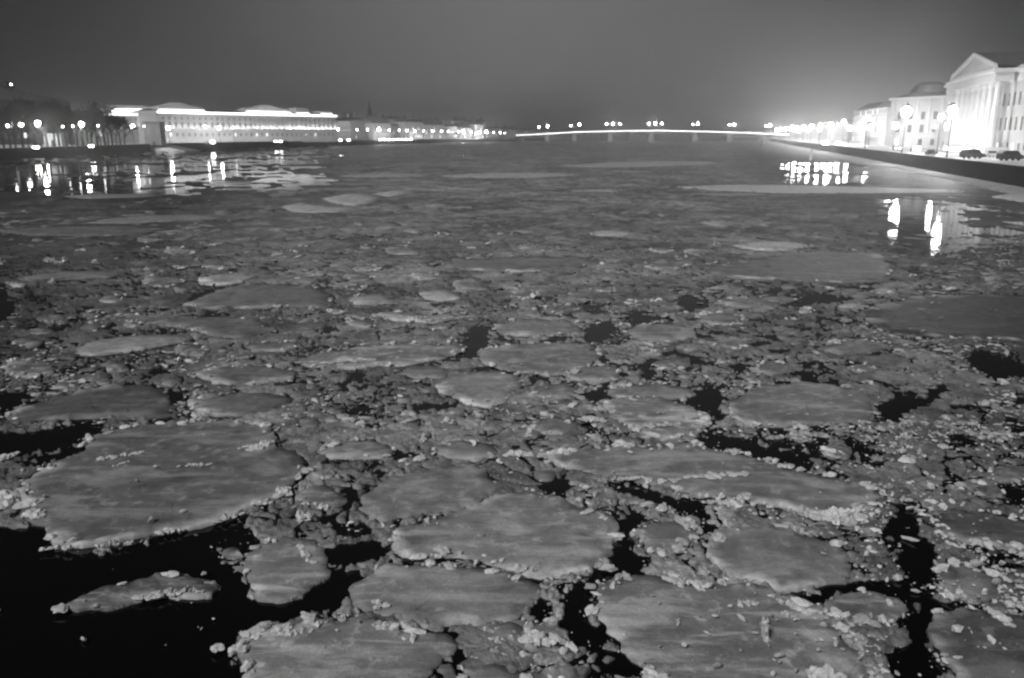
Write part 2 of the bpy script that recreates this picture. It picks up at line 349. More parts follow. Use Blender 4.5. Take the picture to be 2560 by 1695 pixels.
# name, outline, base albedo (side floes darkened to paint in edge falloff of light), frost amount, crumbliness of the rim, label
FLOES = [
 ("huge grey floe with white streaks above the black water", [(60,1110),(110,1080),(170,1050),(230,1010),(290,995),(370,985),(450,975),(540,978),(600,990),(640,1005),(650,1040),(700,1060),(725,1095),(680,1130),(640,1160),(560,1190),(500,1215),(420,1235),(330,1245),(260,1262),(190,1270),(130,1262),(100,1245),(60,1200),(40,1150)], 0.175,.07,.5),
 ("smooth dark grey floe beyond the huge streaked floe", [(60,945),(140,920),(240,900),(340,890),(380,905),(385,935),(400,965),(330,970),(250,968),(180,970),(100,975),(30,980),(10,965)], 0.13,.04,.25),
 ("pale leaf-shaped floe pointing towards mid-river", [(175,812),(200,796),(240,786),(320,778),(400,777),(432,779),(442,785),(425,793),(370,801),(330,811),(250,821),(190,822)], 0.36,.08,.0),
 ("smooth bright rounded floe in the centre of the river", [(1010,895),(1060,865),(1130,860),(1200,870),(1200,895),(1180,925),(1130,945),(1080,935),(1030,910)], .34,.08,.3),
 ("broad pale floe with a crack along its near side", [(905,1240),(940,1215),(1030,1195),(1110,1172),(1140,1150),(1180,1145),(1250,1155),(1330,1175),(1400,1200),(1435,1230),(1420,1260),(1400,1285),(1360,1320),(1310,1338),(1240,1340),(1190,1320),(1120,1305),(1030,1296),(960,1296),(920,1286),(905,1265)], .30,.10,.35),
 ("rounded pale floe against the black pool", [(808,1370),(850,1335),(900,1310),(960,1308),(1040,1307),(1120,1318),(1190,1333),(1230,1352),(1250,1372),(1220,1400),(1190,1430),(1130,1445),(1080,1450),(1000,1450),(930,1430),(870,1422),(820,1405)], .30,.08,.4),
 ("grey floe with a curved crack on its near edge", [(830,1160),(860,1140),(900,1110),(960,1095),(1010,1080),(1080,1082),(1130,1090),(1140,1120),(1140,1140),(1105,1163),(1060,1186),(1000,1192),(930,1203),(880,1218),(850,1200),(825,1180)], .27,.07,.3),
 ("floe with a row of white snow lumps along its far edge", [(550,1500),(580,1470),(650,1455),(740,1440),(830,1437),(900,1458),(970,1470),(1030,1480),(1040,1500),(1020,1530),(990,1580),(940,1690),(560,1690),(560,1570),(555,1530)], .27,.12,.9),
 ("large scarred floe with a white spike of snow standing on it", [(1372,1395),(1400,1365),(1440,1345),(1510,1332),(1560,1345),(1620,1350),(1690,1355),(1760,1365),(1830,1395),(1900,1430),(1950,1480),(1980,1510),(2000,1545),(2030,1700),(1620,1700),(1540,1590),(1430,1500),(1390,1455),(1372,1420)], .25,.12,.6),
 ("smooth egg-shaped floe circled by black cracks", [(1627,1262),(1650,1240),(1720,1225),(1780,1230),(1850,1245),(1920,1265),(1965,1290),(1970,1320),(1945,1348),(1900,1362),(1840,1372),(1790,1363),(1730,1345),(1680,1330),(1637,1300)], .26,.06,.7),
 ("long crescent floe reaching from the centre to the right", [(1240,1060),(1290,1045),(1380,1040),(1480,1035),(1580,1035),(1700,1052),(1790,1077),(1870,1095),(1950,1112),(2020,1132),(2040,1152),(2010,1178),(1950,1183),(1880,1186),(1800,1173),(1700,1156),(1600,1148),(1530,1128),(1450,1110),(1390,1100),(1300,1080)], .24,.08,.7),
 ("frosted floe at the throat of the black lead", [(1400,945),(1440,927),(1510,924),(1580,937),(1635,965),(1638,985),(1598,1008),(1530,1020),(1480,1010),(1450,985),(1410,965)], .30,.16,.5),
 ("wide grey floe right of the black lead", [(1682,942),(1720,912),(1760,892),(1850,888),(1920,895),(1990,905),(2010,930),(2025,958),(2000,985),(1960,977),(1900,985),(1830,990),(1750,985),(1692,970)], .24,.07,.4),
 ("low grey floe beside the small dark pool", [(1140,760),(1190,742),(1250,740),(1310,748),(1338,765),(1290,775),(1220,780),(1170,778)], .29,.06,.3),
 ("oval floe beyond the bright rounded one", [(1110,815),(1180,800),(1260,795),(1350,800),(1390,815),(1370,840),(1330,862),(1250,868),(1180,858),(1120,845)], .28,.08,.4),
 ("wide floe with pale frost along its middle", [(690,835),(760,815),(850,802),(950,797),(1050,800),(1068,815),(1020,832),(930,848),(820,855),(720,855)], .28,.18,.5),
 ("small bright wedge of ice in mid-river", [(965,678),(1010,672),(1060,680),(1070,692),(1020,698),(985,692)], .52,.05,.1),
 ("curled bright shelf of ice", [(855,730),(920,727),(990,733),(1040,726),(1058,737),(1000,748),(930,744)], .48,.08,.3),
 ("cushion-shaped floe with a short snow ridge on it", [(567,1330),(572,1290),(600,1265),(660,1247),(710,1250),(745,1270),(748,1310),(757,1332),(720,1365),(680,1383),(640,1396),(600,1383),(572,1360)], .28,.14,.35),
 ("lone ragged floe drifting in the black water", [(155,1410),(190,1385),(230,1365),(310,1350),(380,1335),(440,1338),(470,1355),(510,1358),(490,1385),(440,1385),(380,1385),(300,1400),(240,1415)], 0.14,.14,.15),
 ("lumpy snow-edged floe right of the central lead", [(1472,1232),(1520,1212),(1580,1212),(1620,1232),(1600,1265),(1550,1290),(1500,1282)], .22,.10,1.0),
 ("rough rounded floe between two arms of black water", [(1905,1396),(1950,1377),(2010,1373),(2080,1390),(2095,1412),(2060,1440),(1990,1450),(1920,1425)], .18,.12,.6),
 ("dim smooth floe cut off by the corner of the view", [(2150,1455),(2180,1427),(2250,1422),(2330,1427),(2450,1455),(2480,1700),(2270,1690),(2200,1560),(2155,1500)], 0.11,.05,.6),
 ("dark grey floe hemmed by crumbs at the right margin", [(2130,1200),(2200,1180),(2300,1190),(2430,1220),(2440,1290),(2300,1270),(2200,1250)], 0.1,.05,.7),
 ("very wide smooth dark floe near the lamp reflections", [(2000,722),(2100,692),(2230,682),(2440,690),(2520,750),(2440,795),(2300,787),(2180,782),(2080,777),(2015,750)], 0.08,.02,.3),
 ("rough crumb-covered floe right of the wide black water", [(2165,1320),(2230,1310),(2290,1330),(2310,1370),(2270,1400),(2200,1385)], 0.12,.08,1.0),
 ("dull grey floe with a beaded white far edge", [(445,870),(500,853),(600,849),(690,860),(680,880),(600,890),(500,890)], 0.18,.05,.5),
 ("pale diamond-shaped floe below the far bright band", [(1695,570),(1760,560),(1830,560),(1872,572),(1820,580),(1740,580)], .44,.05,.1),
 ("short pale sliver of ice left of the diamond floe", [(1358,541),(1390,534),(1440,534),(1470,541),(1440,547),(1390,547)], .44,.05,.0),
 ("pale oval floe, lower of the touching pair", [(745,460),(800,450),(872,452),(880,460),(860,470),(820,477),(770,470)], .42,.04,.0),
 ("pale tongue of ice, upper of the touching pair", [(860,450),(900,443),(950,440),(960,446),(905,455)], .42,.04,.0),
 ("long pale hook-shaped floe left of the touching pair", [(655,477),(700,470),(760,477),(830,482),(800,490),(720,494),(662,487)], .40,.04,.0),
 ("long pale arched floe beneath the left lamp reflections", [(185,518),(260,506),(340,499),(440,497),(535,501),(500,508),(400,513),(300,518)], 0.28,.04,.0),
 ("pale pointed lens of ice above the leaf-shaped floe", [(40,643),(130,631),(220,627),(300,632),(260,641),(160,648),(60,650)], 0.25,.04,.0),
 ("long pale floe in the middle distance", [(1020,408),(1100,401),(1200,399),(1330,401),(1340,406),(1250,411),(1100,412)], .38,.03,.0),
 ("longest pale band of ice, below the cluster of lamp reflections", [(1560,432),(1700,427),(1900,430),(2100,436),(2230,441),(2220,446),(2000,448),(1800,447),(1650,441)], .46,.03,.0),
 ("faint pale floe nearest the bridge", [(1290,384),(1400,376),(1520,373),(1640,373),(1660,379),(1500,386),(1380,387)], .34,.03,.0),
 ("faint grey floe left of the long middle-distance floe", [(780,408),(850,402),(940,401),(1010,404),(980,409),(860,411)], .32,.03,.0),
 ("wide dull floe under the arched pale floe", [(-30,534),(60,527),(180,524),(300,523),(400,530),(330,543),(200,548),(60,545)], 0.17,.03,.0),
 ("snow-covered rough floe in the left half", [(455,650),(490,638),(540,634),(590,640),(560,654),(500,660),(465,658)], .40,.14,.5),
 ("broad dark floe in the middle distance", [(1020,612),(1100,598),(1220,594),(1340,597),(1400,607),(1340,622),(1200,630),(1090,626)], .24,.03,.2),
 ("pale grey floe behind the frosted floe", [(1404,912),(1440,895),(1520,888),(1590,900),(1608,915),(1560,925),(1460,928)], .28,.07,.5),
 ("low floe left of the snow-lipped lead", [(735,1045),(790,1026),(860,1022),(910,1040),(900,1058),(830,1066),(765,1062)], .25,.08,.4),
 ("smooth grey floe left of the broken white arcs", [(425,708),(480,683),(550,661),(650,658),(725,668),(770,688),(745,711),(650,713),(550,716),(475,713)], .22,.03,.2),
 ("flat grey floe beyond the leaf-shaped floe's tip", [(350,750),(420,735),(520,735),(600,745),(640,765),(560,783),(470,775),(450,765)], 0.17,.04,.3),
 ("grey floe right of the small black hole in the ice", [(430,932),(500,916),(600,912),(680,925),(640,950),(560,966),(460,962)], 0.18,.05,.4),
 ("small grey floe touching the bright rounded one", [(912,868),(950,850),(1000,848),(1045,862),(1020,875),(960,875)], .27,.05,.3),
 ("pale floe right of the square pool", [(1440,770),(1490,753),(1550,750),(1600,765),(1610,780),(1560,795),(1480,790)], .29,.05,.3),
 ("curved grey floe right of the round pool", [(1665,700),(1720,690),(1800,688),(1850,693),(1800,705),(1740,714),(1690,711)], .26,.04,.4),
 ("broad smooth floe below the diamond-shaped one", [(1630,625),(1700,605),(1800,592),(1900,582),(2040,592),(2060,625),(2050,650),(1950,655),(1850,650),(1750,645),(1680,640)], .22,.03,.2),
 ("low grey floe among dense crumbs on the right", [(1890,808),(1940,793),(2010,792),(2050,804),(2020,818),(1940,822)], .20,.05,.6),
 ("snow-lipped floe behind the long crescent", [(1312,875),(1340,852),(1400,843),(1440,856),(1430,880),(1370,890)], .29,.05,.5),
 ("dim hollow floe left of the frosted one", [(1222,908),(1260,893),(1310,893),(1337,905),(1312,922),(1250,926)], .25,.06,.3),
 ("pale stretch of ice under the left quay reflections", [(150,454),(230,449),(330,449),(380,453),(300,458),(200,459)], .28,.03,.0),
 ("thin pale strip of ice right of the leftmost reflections", [(480,424),(520,420),(580,421),(590,425),(530,428)], .40,.03,.0),
 ("pale raft of ice near the foot of the right quay", [(2290,456),(2340,448),(2440,452),(2480,470),(2360,468)], .42,.04,.1),
 ("thin pale streak of ice above the long bright band", [(1320,443),(1370,438),(1430,438),(1440,442),(1390,446),(1340,446)], .42,.03,.0),
 ("small pale floe beyond the dark hollow right of centre", [(1640,666),(1680,659),(1700,663),(1660,671)], .42,.05,.1),
 ("narrow pale floe above the very wide dark one", [(1890,612),(1930,607),(1960,610),(1920,617)], .44,.05,.1),
 ("grey floe under the broken white arcs", [(560,800),(600,795),(660,793),(700,800),(660,815),(590,815)], .22,.04,.3),
 ("grey floe with a dark notch left of the spine of crumbs", [(1000,1040),(1060,1025),(1130,1032),(1150,1050),(1100,1068),(1030,1062)], .26,.06,.5),
]
LEADS = [
 [(-200,1225),(0,1222),(60,1212),(100,1240),(130,1270),(250,1278),(400,1243),(480,1238),(520,1243),(480,1262),(490,1290),(550,1312),(565,1370),(640,1402),(700,1387),(760,1342),(820,1312),(835,1345),(800,1380),(810,1412),(700,1438),(600,1462),(555,1485),(540,1530),(555,1600),(540,1750),(-200,1750)],
 [(755,1268),(830,1252),(900,1258),(903,1292),(850,1308),(790,1303),(752,1290)],
 [(-200,1010),(80,1000),(200,985),(290,983),(230,1006),(160,1042),(80,1055),(-200,1040)],
 [(1440,1165),(1482,1200),(1455,1250),(1482,1290),(1482,1328),(1400,1348),(1366,1390),(1366,1432),(1390,1470),(1380,1490),(1320,1480),(1300,1440),(1290,1370),(1372,1330),(1395,1290),(1440,1250),(1425,1210)],
 [(1370,1103),(1460,1118),(1540,1146),(1640,1172),(1650,1195),(1590,1190),(1510,1165),(1430,1130)],
 [(1600,900),(1660,902),(1682,940),(1662,970),(1662,1010),(1740,1020),(1860,1050),(1882,1080),(1862,1095),(1790,1070),(1700,1048),(1560,1030),(1642,1008),(1642,960),(1590,935)],
 [(2025,940),(2080,915),(2170,900),(2235,903),(2150,925),(2112,945),(2080,975),(2040,972)],
 [(2065,1155),(2100,1180),(2150,1250),(2162,1320),(2150,1352),(2090,1348),(2075,1300),(2055,1260),(2030,1230),(2060,1200)],
 [(1780,1372),(1850,1382),(1905,1368),(1960,1347),(2070,1345),(2160,1385),(2235,1412),(2160,1440),(2142,1480),(2145,1520),(2220,1590),(2250,1750),(2100,1750),(2060,1560),(2040,1520),(2090,1490),(2100,1440),(2125,1410),(2040,1383),(1960,1370),(1900,1395),(1880,1408),(1830,1388)],
 [(1088,760),(1130,755),(1138,780),(1112,822),(1060,836),(1000,852),(1082,812)],
 [(1352,760),(1375,752),(1420,755),(1425,772),(1400,790),(1355,785)],
 [(1372,885),(1420,882),(1400,905),(1415,925),(1395,938),(1345,925),(1385,905)],
 [(1560,690),(1600,688),(1645,690),(1640,708),(1600,718),(1575,708)],
 [(1440,722),(1530,726),(1535,742),(1490,750),(1450,740)],
 [(1262,1120),(1300,1112),(1335,1125),(1310,1143),(1270,1140)],
 [(745,945),(820,934),(870,950),(880,958),(800,955)],
 [(378,915),(412,905),(425,925),(400,942),(380,935)],
 [(-60,915),(30,905),(90,915),(40,945),(-60,950)],
 [(2250,805),(2300,815),(2368,840),(2420,870),(2300,880),(2240,845)],
 [(1215,1400),(1250,1375),(1262,1400),(1250,1440),(1215,1435)],
 [(1035,1462),(1070,1462),(1082,1500),(1060,1540),(1030,1545),(1045,1510)],
 [(1420,1510),(1480,1530),(1500,1560),(1440,1568),(1400,1545)],
 [(1332,706),(1400,704),(1412,716),(1360,720)],
 [(2195,1008),(2240,1003),(2262,1022),(2225,1035),(2195,1028)],
 [(1838,858),(1880,852),(1902,870),(1880,885),(1845,880)],
 [(1730,704),(1800,686),(1900,682),(1990,690),(1900,700),(1800,712)],
 [(780,895),(810,888),(812,905),(785,908)],
 [(1485,860),(1520,870),(1505,885),(1480,880)],
 [(430,700),(480,668),(560,650),(520,675),(470,705),(430,712)],
 [(-60,655),(10,652),(30,720),(-20,770),(-60,770)],
]
TILE = 2.0                                        # layout raster: 2 photo pixels
X0, X1, Y0, Y1 = -500, 3060, 346, 1780
RW, RH = int((X1-X0)/TILE), int((Y1-Y0)/TILE)
def raster(poly):
    """boolean mask of a polygon given in photo pixels"""
    m = np.zeros((RH, RW), bool)
    P = np.array(poly, float)
    ymin = max(0, int((P[:,1].min()-Y0)/TILE)); ymax = min(RH-1, int((P[:,1].max()-Y0)/TILE)+1)
    n = len(P)
    for r in range(ymin, ymax+1):
        y = Y0 + (r+0.5)*TILE; xs = []
        for i in range(n):
            (ax, ay), (bx, by) = P[i], P[(i+1) % n]
            if (ay <= y) != (by <= y): xs.append(ax + (y-ay)/(by-ay)*(bx-ax))
        xs.sort()
        for a_, b_ in zip(xs[::2], xs[1::2]):
            c0 = max(0, int(math.ceil((a_-X0)/TILE-0.5))); c1 = min(RW-1, int(math.floor((b_-X0)/TILE-0.5)))
            if c1 >= c0: m[r, c0:c1+1] = True
    return m
def scaled(poly): return [(x*K, y*K) for x, y in poly]
M_L = np.zeros((RH, RW), bool)
for p in LEADS: M_L |= raster(scaled(p))
M_F = np.zeros((RH, RW), bool)
for f in FLOES: M_F |= raster(scaled(f[1]))
M_L &= ~M_F
def blur(a, r):
    for ax in (0, 1):
        k = r
        c = np.cumsum(np.pad(a, [(k+1, k) if i == ax else (0, 0) for i in (0, 1)], mode='edge'), axis=ax)
        n = a.shape[ax]
        a = (np.take(c, np.arange(2*k+1, 2*k+1+n), axis=ax) - np.take(c, np.arange(0, n), axis=ax)) / (2*k+1)
    return a
LB = blur(blur(M_L.astype(float), 4), 3)
def sample(A, px, py):
    c = np.clip(((px-X0)/TILE).astype(int), 0, RW-1); r = np.clip(((py-Y0)/TILE).astype(int), 0, RH-1)
    return A[r, c]

# the two banks (quay lines in world space)
QR = lambda Y: 84 + 0.27*(Y-132)                 # right quay edge
LEFT_Q = [(-176, 150), (-184, 300), (-196, 446)]
def left_bank(Y):
    return np.interp(Y, [0, 300, 446, 447, 480, 690, 1020, 1150], [-170, -186, -196, -205, -200, -152, -42, 5])

# how much open water shows between the ice: more on the left far side
def openness(px, py):
    L = np.clip((1010 - px) / 260, 0, 1) * np.clip((545 - py) / 70, 0, 1)
    Rr = np.clip((px - 2050) / 200, 0, 1) * np.clip((py - 470) / 30, 0, 1) * np.clip((700 - py) / 60, 0, 1) * (1 - .22*np.clip((px-2385)/40, 0, 1))
    return np.maximum(L, Rr*0.9)

# ------------------------------------------------------------------ water and slush sheet
def make_water():
    xs = [-1800, 1800]; me = [( -1800, -60, 0), (1800, -60, 0), (1800, 3000, 0), (-1800, 3000, 0)]
    o = mesh_obj("river_water", me, [(0,1,2,3)], M_WATER); tag(o, kind='structure')
make_water()

py = np.concatenate([np.arange(351.5, 420, 1.6), np.arange(420, 700, 2.6), np.arange(700, 1770, 3.6)])
px = np.arange(-1150, 3720, 4.5)
PX, PY = np.meshgrid(px, py)
jx = rng.uniform(-1.5, 1.5, PX.shape); PXj = PX + jx
WX, WY = ground_np(PXj, PY)
d = np.sqrt(WX**2 + WY**2)
warp = 10*np.clip(25/d, 0.12, 1)*2
wx = (fbm(WX*1.1, WY*1.1, 4)-.5); wy = (fbm(WX*1.1+50, WY*1.1+31, 4)-.5)
wx2 = fbm(WX*4+8, WY*4, 3)-.5; wy2 = fbm(WX*4+3, WY*4+31, 3)-.5
lead = sample(LB, PXj + wx*warp*5 + wx2*warp*3, PY + wy*warp*2.5 + wy2*warp*1.6)
op = openness(PXj, PY)
big = fbm(WX*0.06, WY*0.035, 5)                   # bands of open water
hgt = 0.05 + 0.10*(fbm(WX*2.3, WY*2.3, 4)-.5) + 0.05*np.clip(fbm(WX*7, WY*7, 3)-.5, -.3, .3)
hgt -= 0.28*np.clip((lead-0.28)*3, 0, 1)
dash = 0.40*fbm(WX*0.09+4, WY*0.055, 3) + 0.60*fbm(WX*0.34, WY*0.26+11, 3)
hgt -= 0.40*np.clip((op*(0.515+0.10*(PX > 1800)) - dash + 0.0)*12.0, 0, 1)*(op > 0.02)
clu = np.clip((PX-1940)/60, 0, 1)*np.clip((2180-PX)/60, 0, 1)*np.clip((PY-404)/8, 0, 1)*np.clip((462-PY)/8, 0, 1)
hgt -= 0.40*np.clip((0.52 - dash)*7.0, 0, 1)*clu
cr = np.abs(fbm(WX*0.55+7, WY*0.55, 4)-.5)        # thin cracks of open water everywhere near
hgt -= 0.20*np.clip(1.3-cr/0.022, 0, 1)*np.clip((PY-560)/200, 0, 1)*np.clip((fbm(WX*.3+2, WY*.3+5, 2)-.40)*6, 0, 1)
cr2 = np.abs(fbm(WX*1.5+70, WY*1.5+3, 3)-.5)
hgt -= 0.13*np.clip(1.2-cr2/0.025, 0, 1)*np.clip((PY-800)/150, 0, 1)*np.clip((fbm(WX*.5+22, WY*.5+5, 2)-.42)*6, 0, 1)
wqx = WX + 0.35*(fbm(WX*1.3+9, WY*1.3, 3)-.5)*2; wqy = WY + 0.35*(fbm(WX*1.3, WY*1.3+77, 3)-.5)*2
e1, c1 = voronoi(wqx/1.75, wqy/1.75); e2, c2 = voronoi(wqx/0.62+31, wqy/0.62+5); e3, c3 = voronoi(wqx/5.5+3, wqy/4.5+8)
broken = (fbm(WX*.35+90, WY*.35+14, 3) > .57 - .10*np.clip((PX-1300)/600, 0, 1))
pl_edge = np.where(broken, np.minimum(e1*1.75, e2*0.62*1.4), e1*1.75)
gate = np.clip((fbm(WX*.45+33, WY*.45+71, 3)-.36)*5, 0.15, 1)
nearw = np.clip((PY-520)/260, 0, 1)
hgt -= 0.17*np.clip(1.25 - pl_edge/0.085, 0, 1)*gate*nearw
hgt += (0.05*(np.where(broken, c2, c1)-.35) + broken*0.14*np.clip(fbm(WX*7, WY*7, 3)-.5, -.3, .3))*nearw
hgt -= 0.30*(broken & (c2 < .10))*nearw*np.clip(e2*4, 0, 1)
plate = np.where(broken, 0.76+0.45*c2, 1.0+0.30*c1)*(.85+.3*c3)
FB = blur(M_F.astype(float), 2)
fe = sample(FB, PXj, PY); band = np.clip(1-np.abs(fe-.28)/.26, 0, 1)*(fe > 0.01)
hgt -= 0.13*np.clip((fe-.7)*4, 0, 1)
hgt -= 0.16*band*np.clip((fbm(WX*.6+40, WY*.6+15, 3)-.40)*6, 0, 1)*np.clip((PY-600)/200, 0, 1)
# keep off the banks
ok = (WX < QR(WY)-0.4) & (WX > left_bank(WY)+0.5)
Z = hgt
nr, nc = PX.shape
V = np.stack([WX, WY, Z], -1).reshape(-1, 3)
idx = np.arange(nr*nc).reshape(nr, nc)
Q = np.stack([idx[:-1,:-1], idx[1:,:-1], idx[1:,1:], idx[:-1,1:]], -1).reshape(-1, 4)
keep = (Z[:-1,:-1] > -0.09) | (Z[1:,1:] > -0.09)
okk = ok[:-1,:-1] & ok[1:,1:]
Q = Q[(keep & okk).reshape(-1)]
Q = Q[:, ::-1] if False else Q
thin = 1.08 - 0.70*np.clip((-WX-1-0.26*WY)/14, 0, 1) - 0.62*np.clip((WX-3-0.25*WY)/14, 0, 1) + 0.25*(fbm(WX*.05, WY*.03, 3)-.5)  # slush tone, not thickness: light falloff to the sides painted in as darker albedo
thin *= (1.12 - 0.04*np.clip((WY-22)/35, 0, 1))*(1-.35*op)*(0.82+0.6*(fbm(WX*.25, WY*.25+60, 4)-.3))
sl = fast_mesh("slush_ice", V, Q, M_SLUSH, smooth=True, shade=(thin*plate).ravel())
tag(sl, "grey slush and thin ice filling the river between the floes", "slush ice", kind='stuff')
def slush_h(px_, py_, X_, Y_):
    return 0.03

# ------------------------------------------------------------------ lumps
def ico(level):
    import bmesh
    bm = bmesh.new(); bmesh.ops.create_icosphere(bm, subdivisions=level, radius=1.0)
    v = np.array([p.co[:] for p in bm.verts]); f = np.array([[q.index for q in ff.verts] for ff in bm.faces]); bm.free(); return v, f
ICO = {1: ico(1), 2: ico(2)}
def lumps(C, Rad, shade, level):
    """irregular snow lumps; C (n,3), Rad (n,3)"""
    v0, f0 = ICO[level]; n = len(C); m = len(v0)
    V = np.repeat(v0[None], n, 0)
    V = V * (1 + rng.uniform(-.34, .30, (n, m, 1)))
    V[..., 2] = np.where(V[..., 2] < -0.35, -0.35, V[..., 2])
    V = V * Rad[:, None, :]
    ti = (rng.normal(0, .40, n)*np.clip(Rad[:, 2]/Rad[:, 0]*1.3, 0, 1)**2)[:, None]; ct_, st_ = np.cos(ti), np.sin(ti)
    x_ = V[..., 0]*ct_ - V[..., 2]*st_; V[..., 2] = V[..., 0]*st_ + V[..., 2]*ct_; V[..., 0] = x_
    a = rng.uniform(0, 6.283, n); c, s = np.cos(a)[:, None], np.sin(a)[:, None]
    x = V[..., 0]*c - V[..., 1]*s; y = V[..., 0]*s + V[..., 1]*c
    V = np.stack([x, y, V[..., 2]], -1) + C[:, None, :]
    Fc = (f0[None] + (np.arange(n)*m)[:, None, None]).reshape(-1, 3)
    return V.reshape(-1, 3), Fc, np.repeat(shade, m)
def lump_object(name, parts, parent=None, origin=None):
    Vs, Fs, Ss = [], [], []; k = 0
    for V_, F_, S_ in parts:
        Vs.append(V_); Fs.append(F_ + k); Ss.append(S_); k += len(V_)
    V_ = np.concatenate(Vs)
    if origin is not None: V_ = V_ - np.array(origin)
    return fast_mesh(name, V_, np.concatenate(Fs), M_CRUMB, smooth=False, shade=np.concatenate(Ss), parent=parent)

# ------------------------------------------------------------------ floes
def catmull(P, k):
    n = len(P); outp = []
    for i in range(n):
        p0, p1, p2, p3 = (np.array(P[(i+j-1) % n]) for j in range(4))
        for t in np.linspace(0, 1, k, endpoint=False):
            outp.append(0.5*((2*p1)+(-p0+p2)*t+(2*p0-5*p1+4*p2-p3)*t*t+(-p0+3*p1-3*p2+p3)*t**3))
    return np.array(outp)
def resample(P, s):
    Q_ = np.vstack([P, P[:1]]); L = np.r_[0, np.cumsum(np.hypot(*np.diff(Q_, axis=0).T))]
    n = max(14, int(L[-1]/s)); t = np.linspace(0, L[-1], n, endpoint=False)
    return np.stack([np.interp(t, L, Q_[:, 0]), np.interp(t, L, Q_[:, 1])], -1), L[-1]
def inside(pts, poly):
    x, y = pts[:, 0], pts[:, 1]; r = np.zeros(len(pts), bool); n = len(poly)
    for i in range(n):
        ax, ay = poly[i]; bx, by = poly[(i+1) % n]
        c = ((ay > y) != (by > y)); xx = ax + (y-ay)/((by-ay) if by != ay else 1e-9)*(bx-ax)
        r ^= c & (x < xx)
    return r
def edge_dist(pts, poly):
    dd = np.full(len(pts), 1e9)
    A = poly; B = np.roll(poly, -1, 0)
    for i0 in range(0, len(A)):
        a_, b_ = A[i0], B[i0]; ab = b_-a_; t = np.clip(((pts-a_) @ ab)/(ab@ab+1e-12), 0, 1)
        dd = np.minimum(dd, np.hypot(*(pts-(a_+t[:, None]*ab)).T))
    return dd
FLOE_INFO = []
def build_floe(world_poly, base, frost, crumb, label, group=None, cat="ice floe", thick=None, name="ice_floe", jag=0.75):
    P = np.array(world_poly)
    if (np.roll(P, -1, 0)[:, 0]*P[:, 1] - P[:, 0]*np.roll(P, -1, 0)[:, 1]).sum() > 0: P = P[::-1]   # counter-clockwise
    cen = P.mean(0); D = float(np.hypot(*cen))
    size = float(np.sqrt(np.ptp(P[:, 0])*np.ptp(P[:, 1])))
    s = max(0.07, D*0.0045)
    if jag: 
        lin = np.array([P[i]+(P[(i+1) % len(P)]-P[i])*t for i in range(len(P)) for t in np.linspace(0, 1, 8, endpoint=False)])
        P, per = resample(catmull(P, 8)*(1-jag)+lin*jag, s)
    else: P, per = resample(catmull(P, 8), s)
    nrm = np.roll(P, -1, 0) - np.roll(P, 1, 0); nrm = np.stack([nrm[:, 1], -nrm[:, 0]], -1); nrm /= (np.linalg.norm(nrm, axis=1, keepdims=True)+1e-9)
    amp = min(0.42, size*0.06)
    o1 = (fbm(P[:, 0]*1.1+5, P[:, 1]*1.1, 4)-.5)*2*amp + (fbm(P[:, 0]*4, P[:, 1]*4, 4)-.5)*0.30*min(1, size/2)
    P = P + nrm*o1[:, None]
    T = thick if thick else 0.07 + 0.03*random.random()
    g0 = s*3.2
    inset = P - nrm*min(0.05+s*.5, size*.06)
    mn, mx = P.min(0), P.max(0)
    gx, gy = np.meshgrid(np.arange(mn[0], mx[0], g0), np.arange(mn[1], mx[1], g0))
    pts = np.stack([gx.ravel(), gy.ravel()], -1) + rng.uniform(-.3, .3, (gx.size, 2))*g0
    pts = pts[inside(pts, P)]
    if len(pts):
        ed = edge_dist(pts, P); m_ = ed > g0*0.7; pts = pts[m_]
    nP = len(P)
    allp = np.vstack([P, pts]) if len(pts) else P
    vo, eo, fo, *_ = geometry.delaunay_2d_cdt([Vector(p-cen) for p in allp], [], [list(range(nP))], 1, 1e-6)
    vv = np.array([(p.x, p.y) for p in vo])
    de = edge_dist(vv+cen, P)
    w = vv + cen
    tt = np.clip(de/max(0.16, s*1.5), 0, 1)
    z = T*(0.70+0.30*np.sqrt(tt)) + 0.05*(fbm(w[:, 0]*0.8, w[:, 1]*0.8, 3)-.5)*tt + 0.025*(fbm(w[:, 0]*3, w[:, 1]*3, 3)-.5)*tt
    wdt = 0.03+0.14*fbm(w[:, 0]*1.3+2, w[:, 1]*1.3+5, 3)
    snowy = np.clip((fbm(w[:, 0]*0.8+19, w[:, 1]*0.8+4, 3)-(.60-.22*crumb))*7, 0, 1) if crumb > 0 else np.zeros(len(w))
    rim = np.exp(-(de/np.maximum(wdt, s*.7))**2)*snowy*(.35+1.1*fbm(w[:, 0]*7, w[:, 1]*7, 2))*min(1, size/3.2)**1.5*(1 if D < 70 else 0)
    z = z + rim*0.07*(.4+1.2*fbm(w[:, 0]*6, w[:, 1]*6, 2))*(1 if D < 60 else 0)
    verts = [(vv[i, 0], vv[i, 1], z[i]) for i in range(len(vv))]
    faces = [tuple(f) for f in fo]
    # skirt
    k = len(verts)
    P0 = P - cen
    key = {}
    for i in range(len(vv)): key[(round(vv[i,0], 4), round(vv[i,1], 4))] = i
    ring = [key.get((round(float(p[0]), 4), round(float(p[1]), 4))) for p in P0]
    ring = [i if i is not None else int(np.argmin(((vv-P0[j])**2).sum(1))) for j, i in enumerate(ring)]
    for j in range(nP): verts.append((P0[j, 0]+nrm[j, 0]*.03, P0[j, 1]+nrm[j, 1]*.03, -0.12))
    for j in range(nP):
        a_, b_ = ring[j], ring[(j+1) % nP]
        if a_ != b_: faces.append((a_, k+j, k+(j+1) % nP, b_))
    o = mesh_obj(name, verts, faces, M_FLOE, smooth=True)
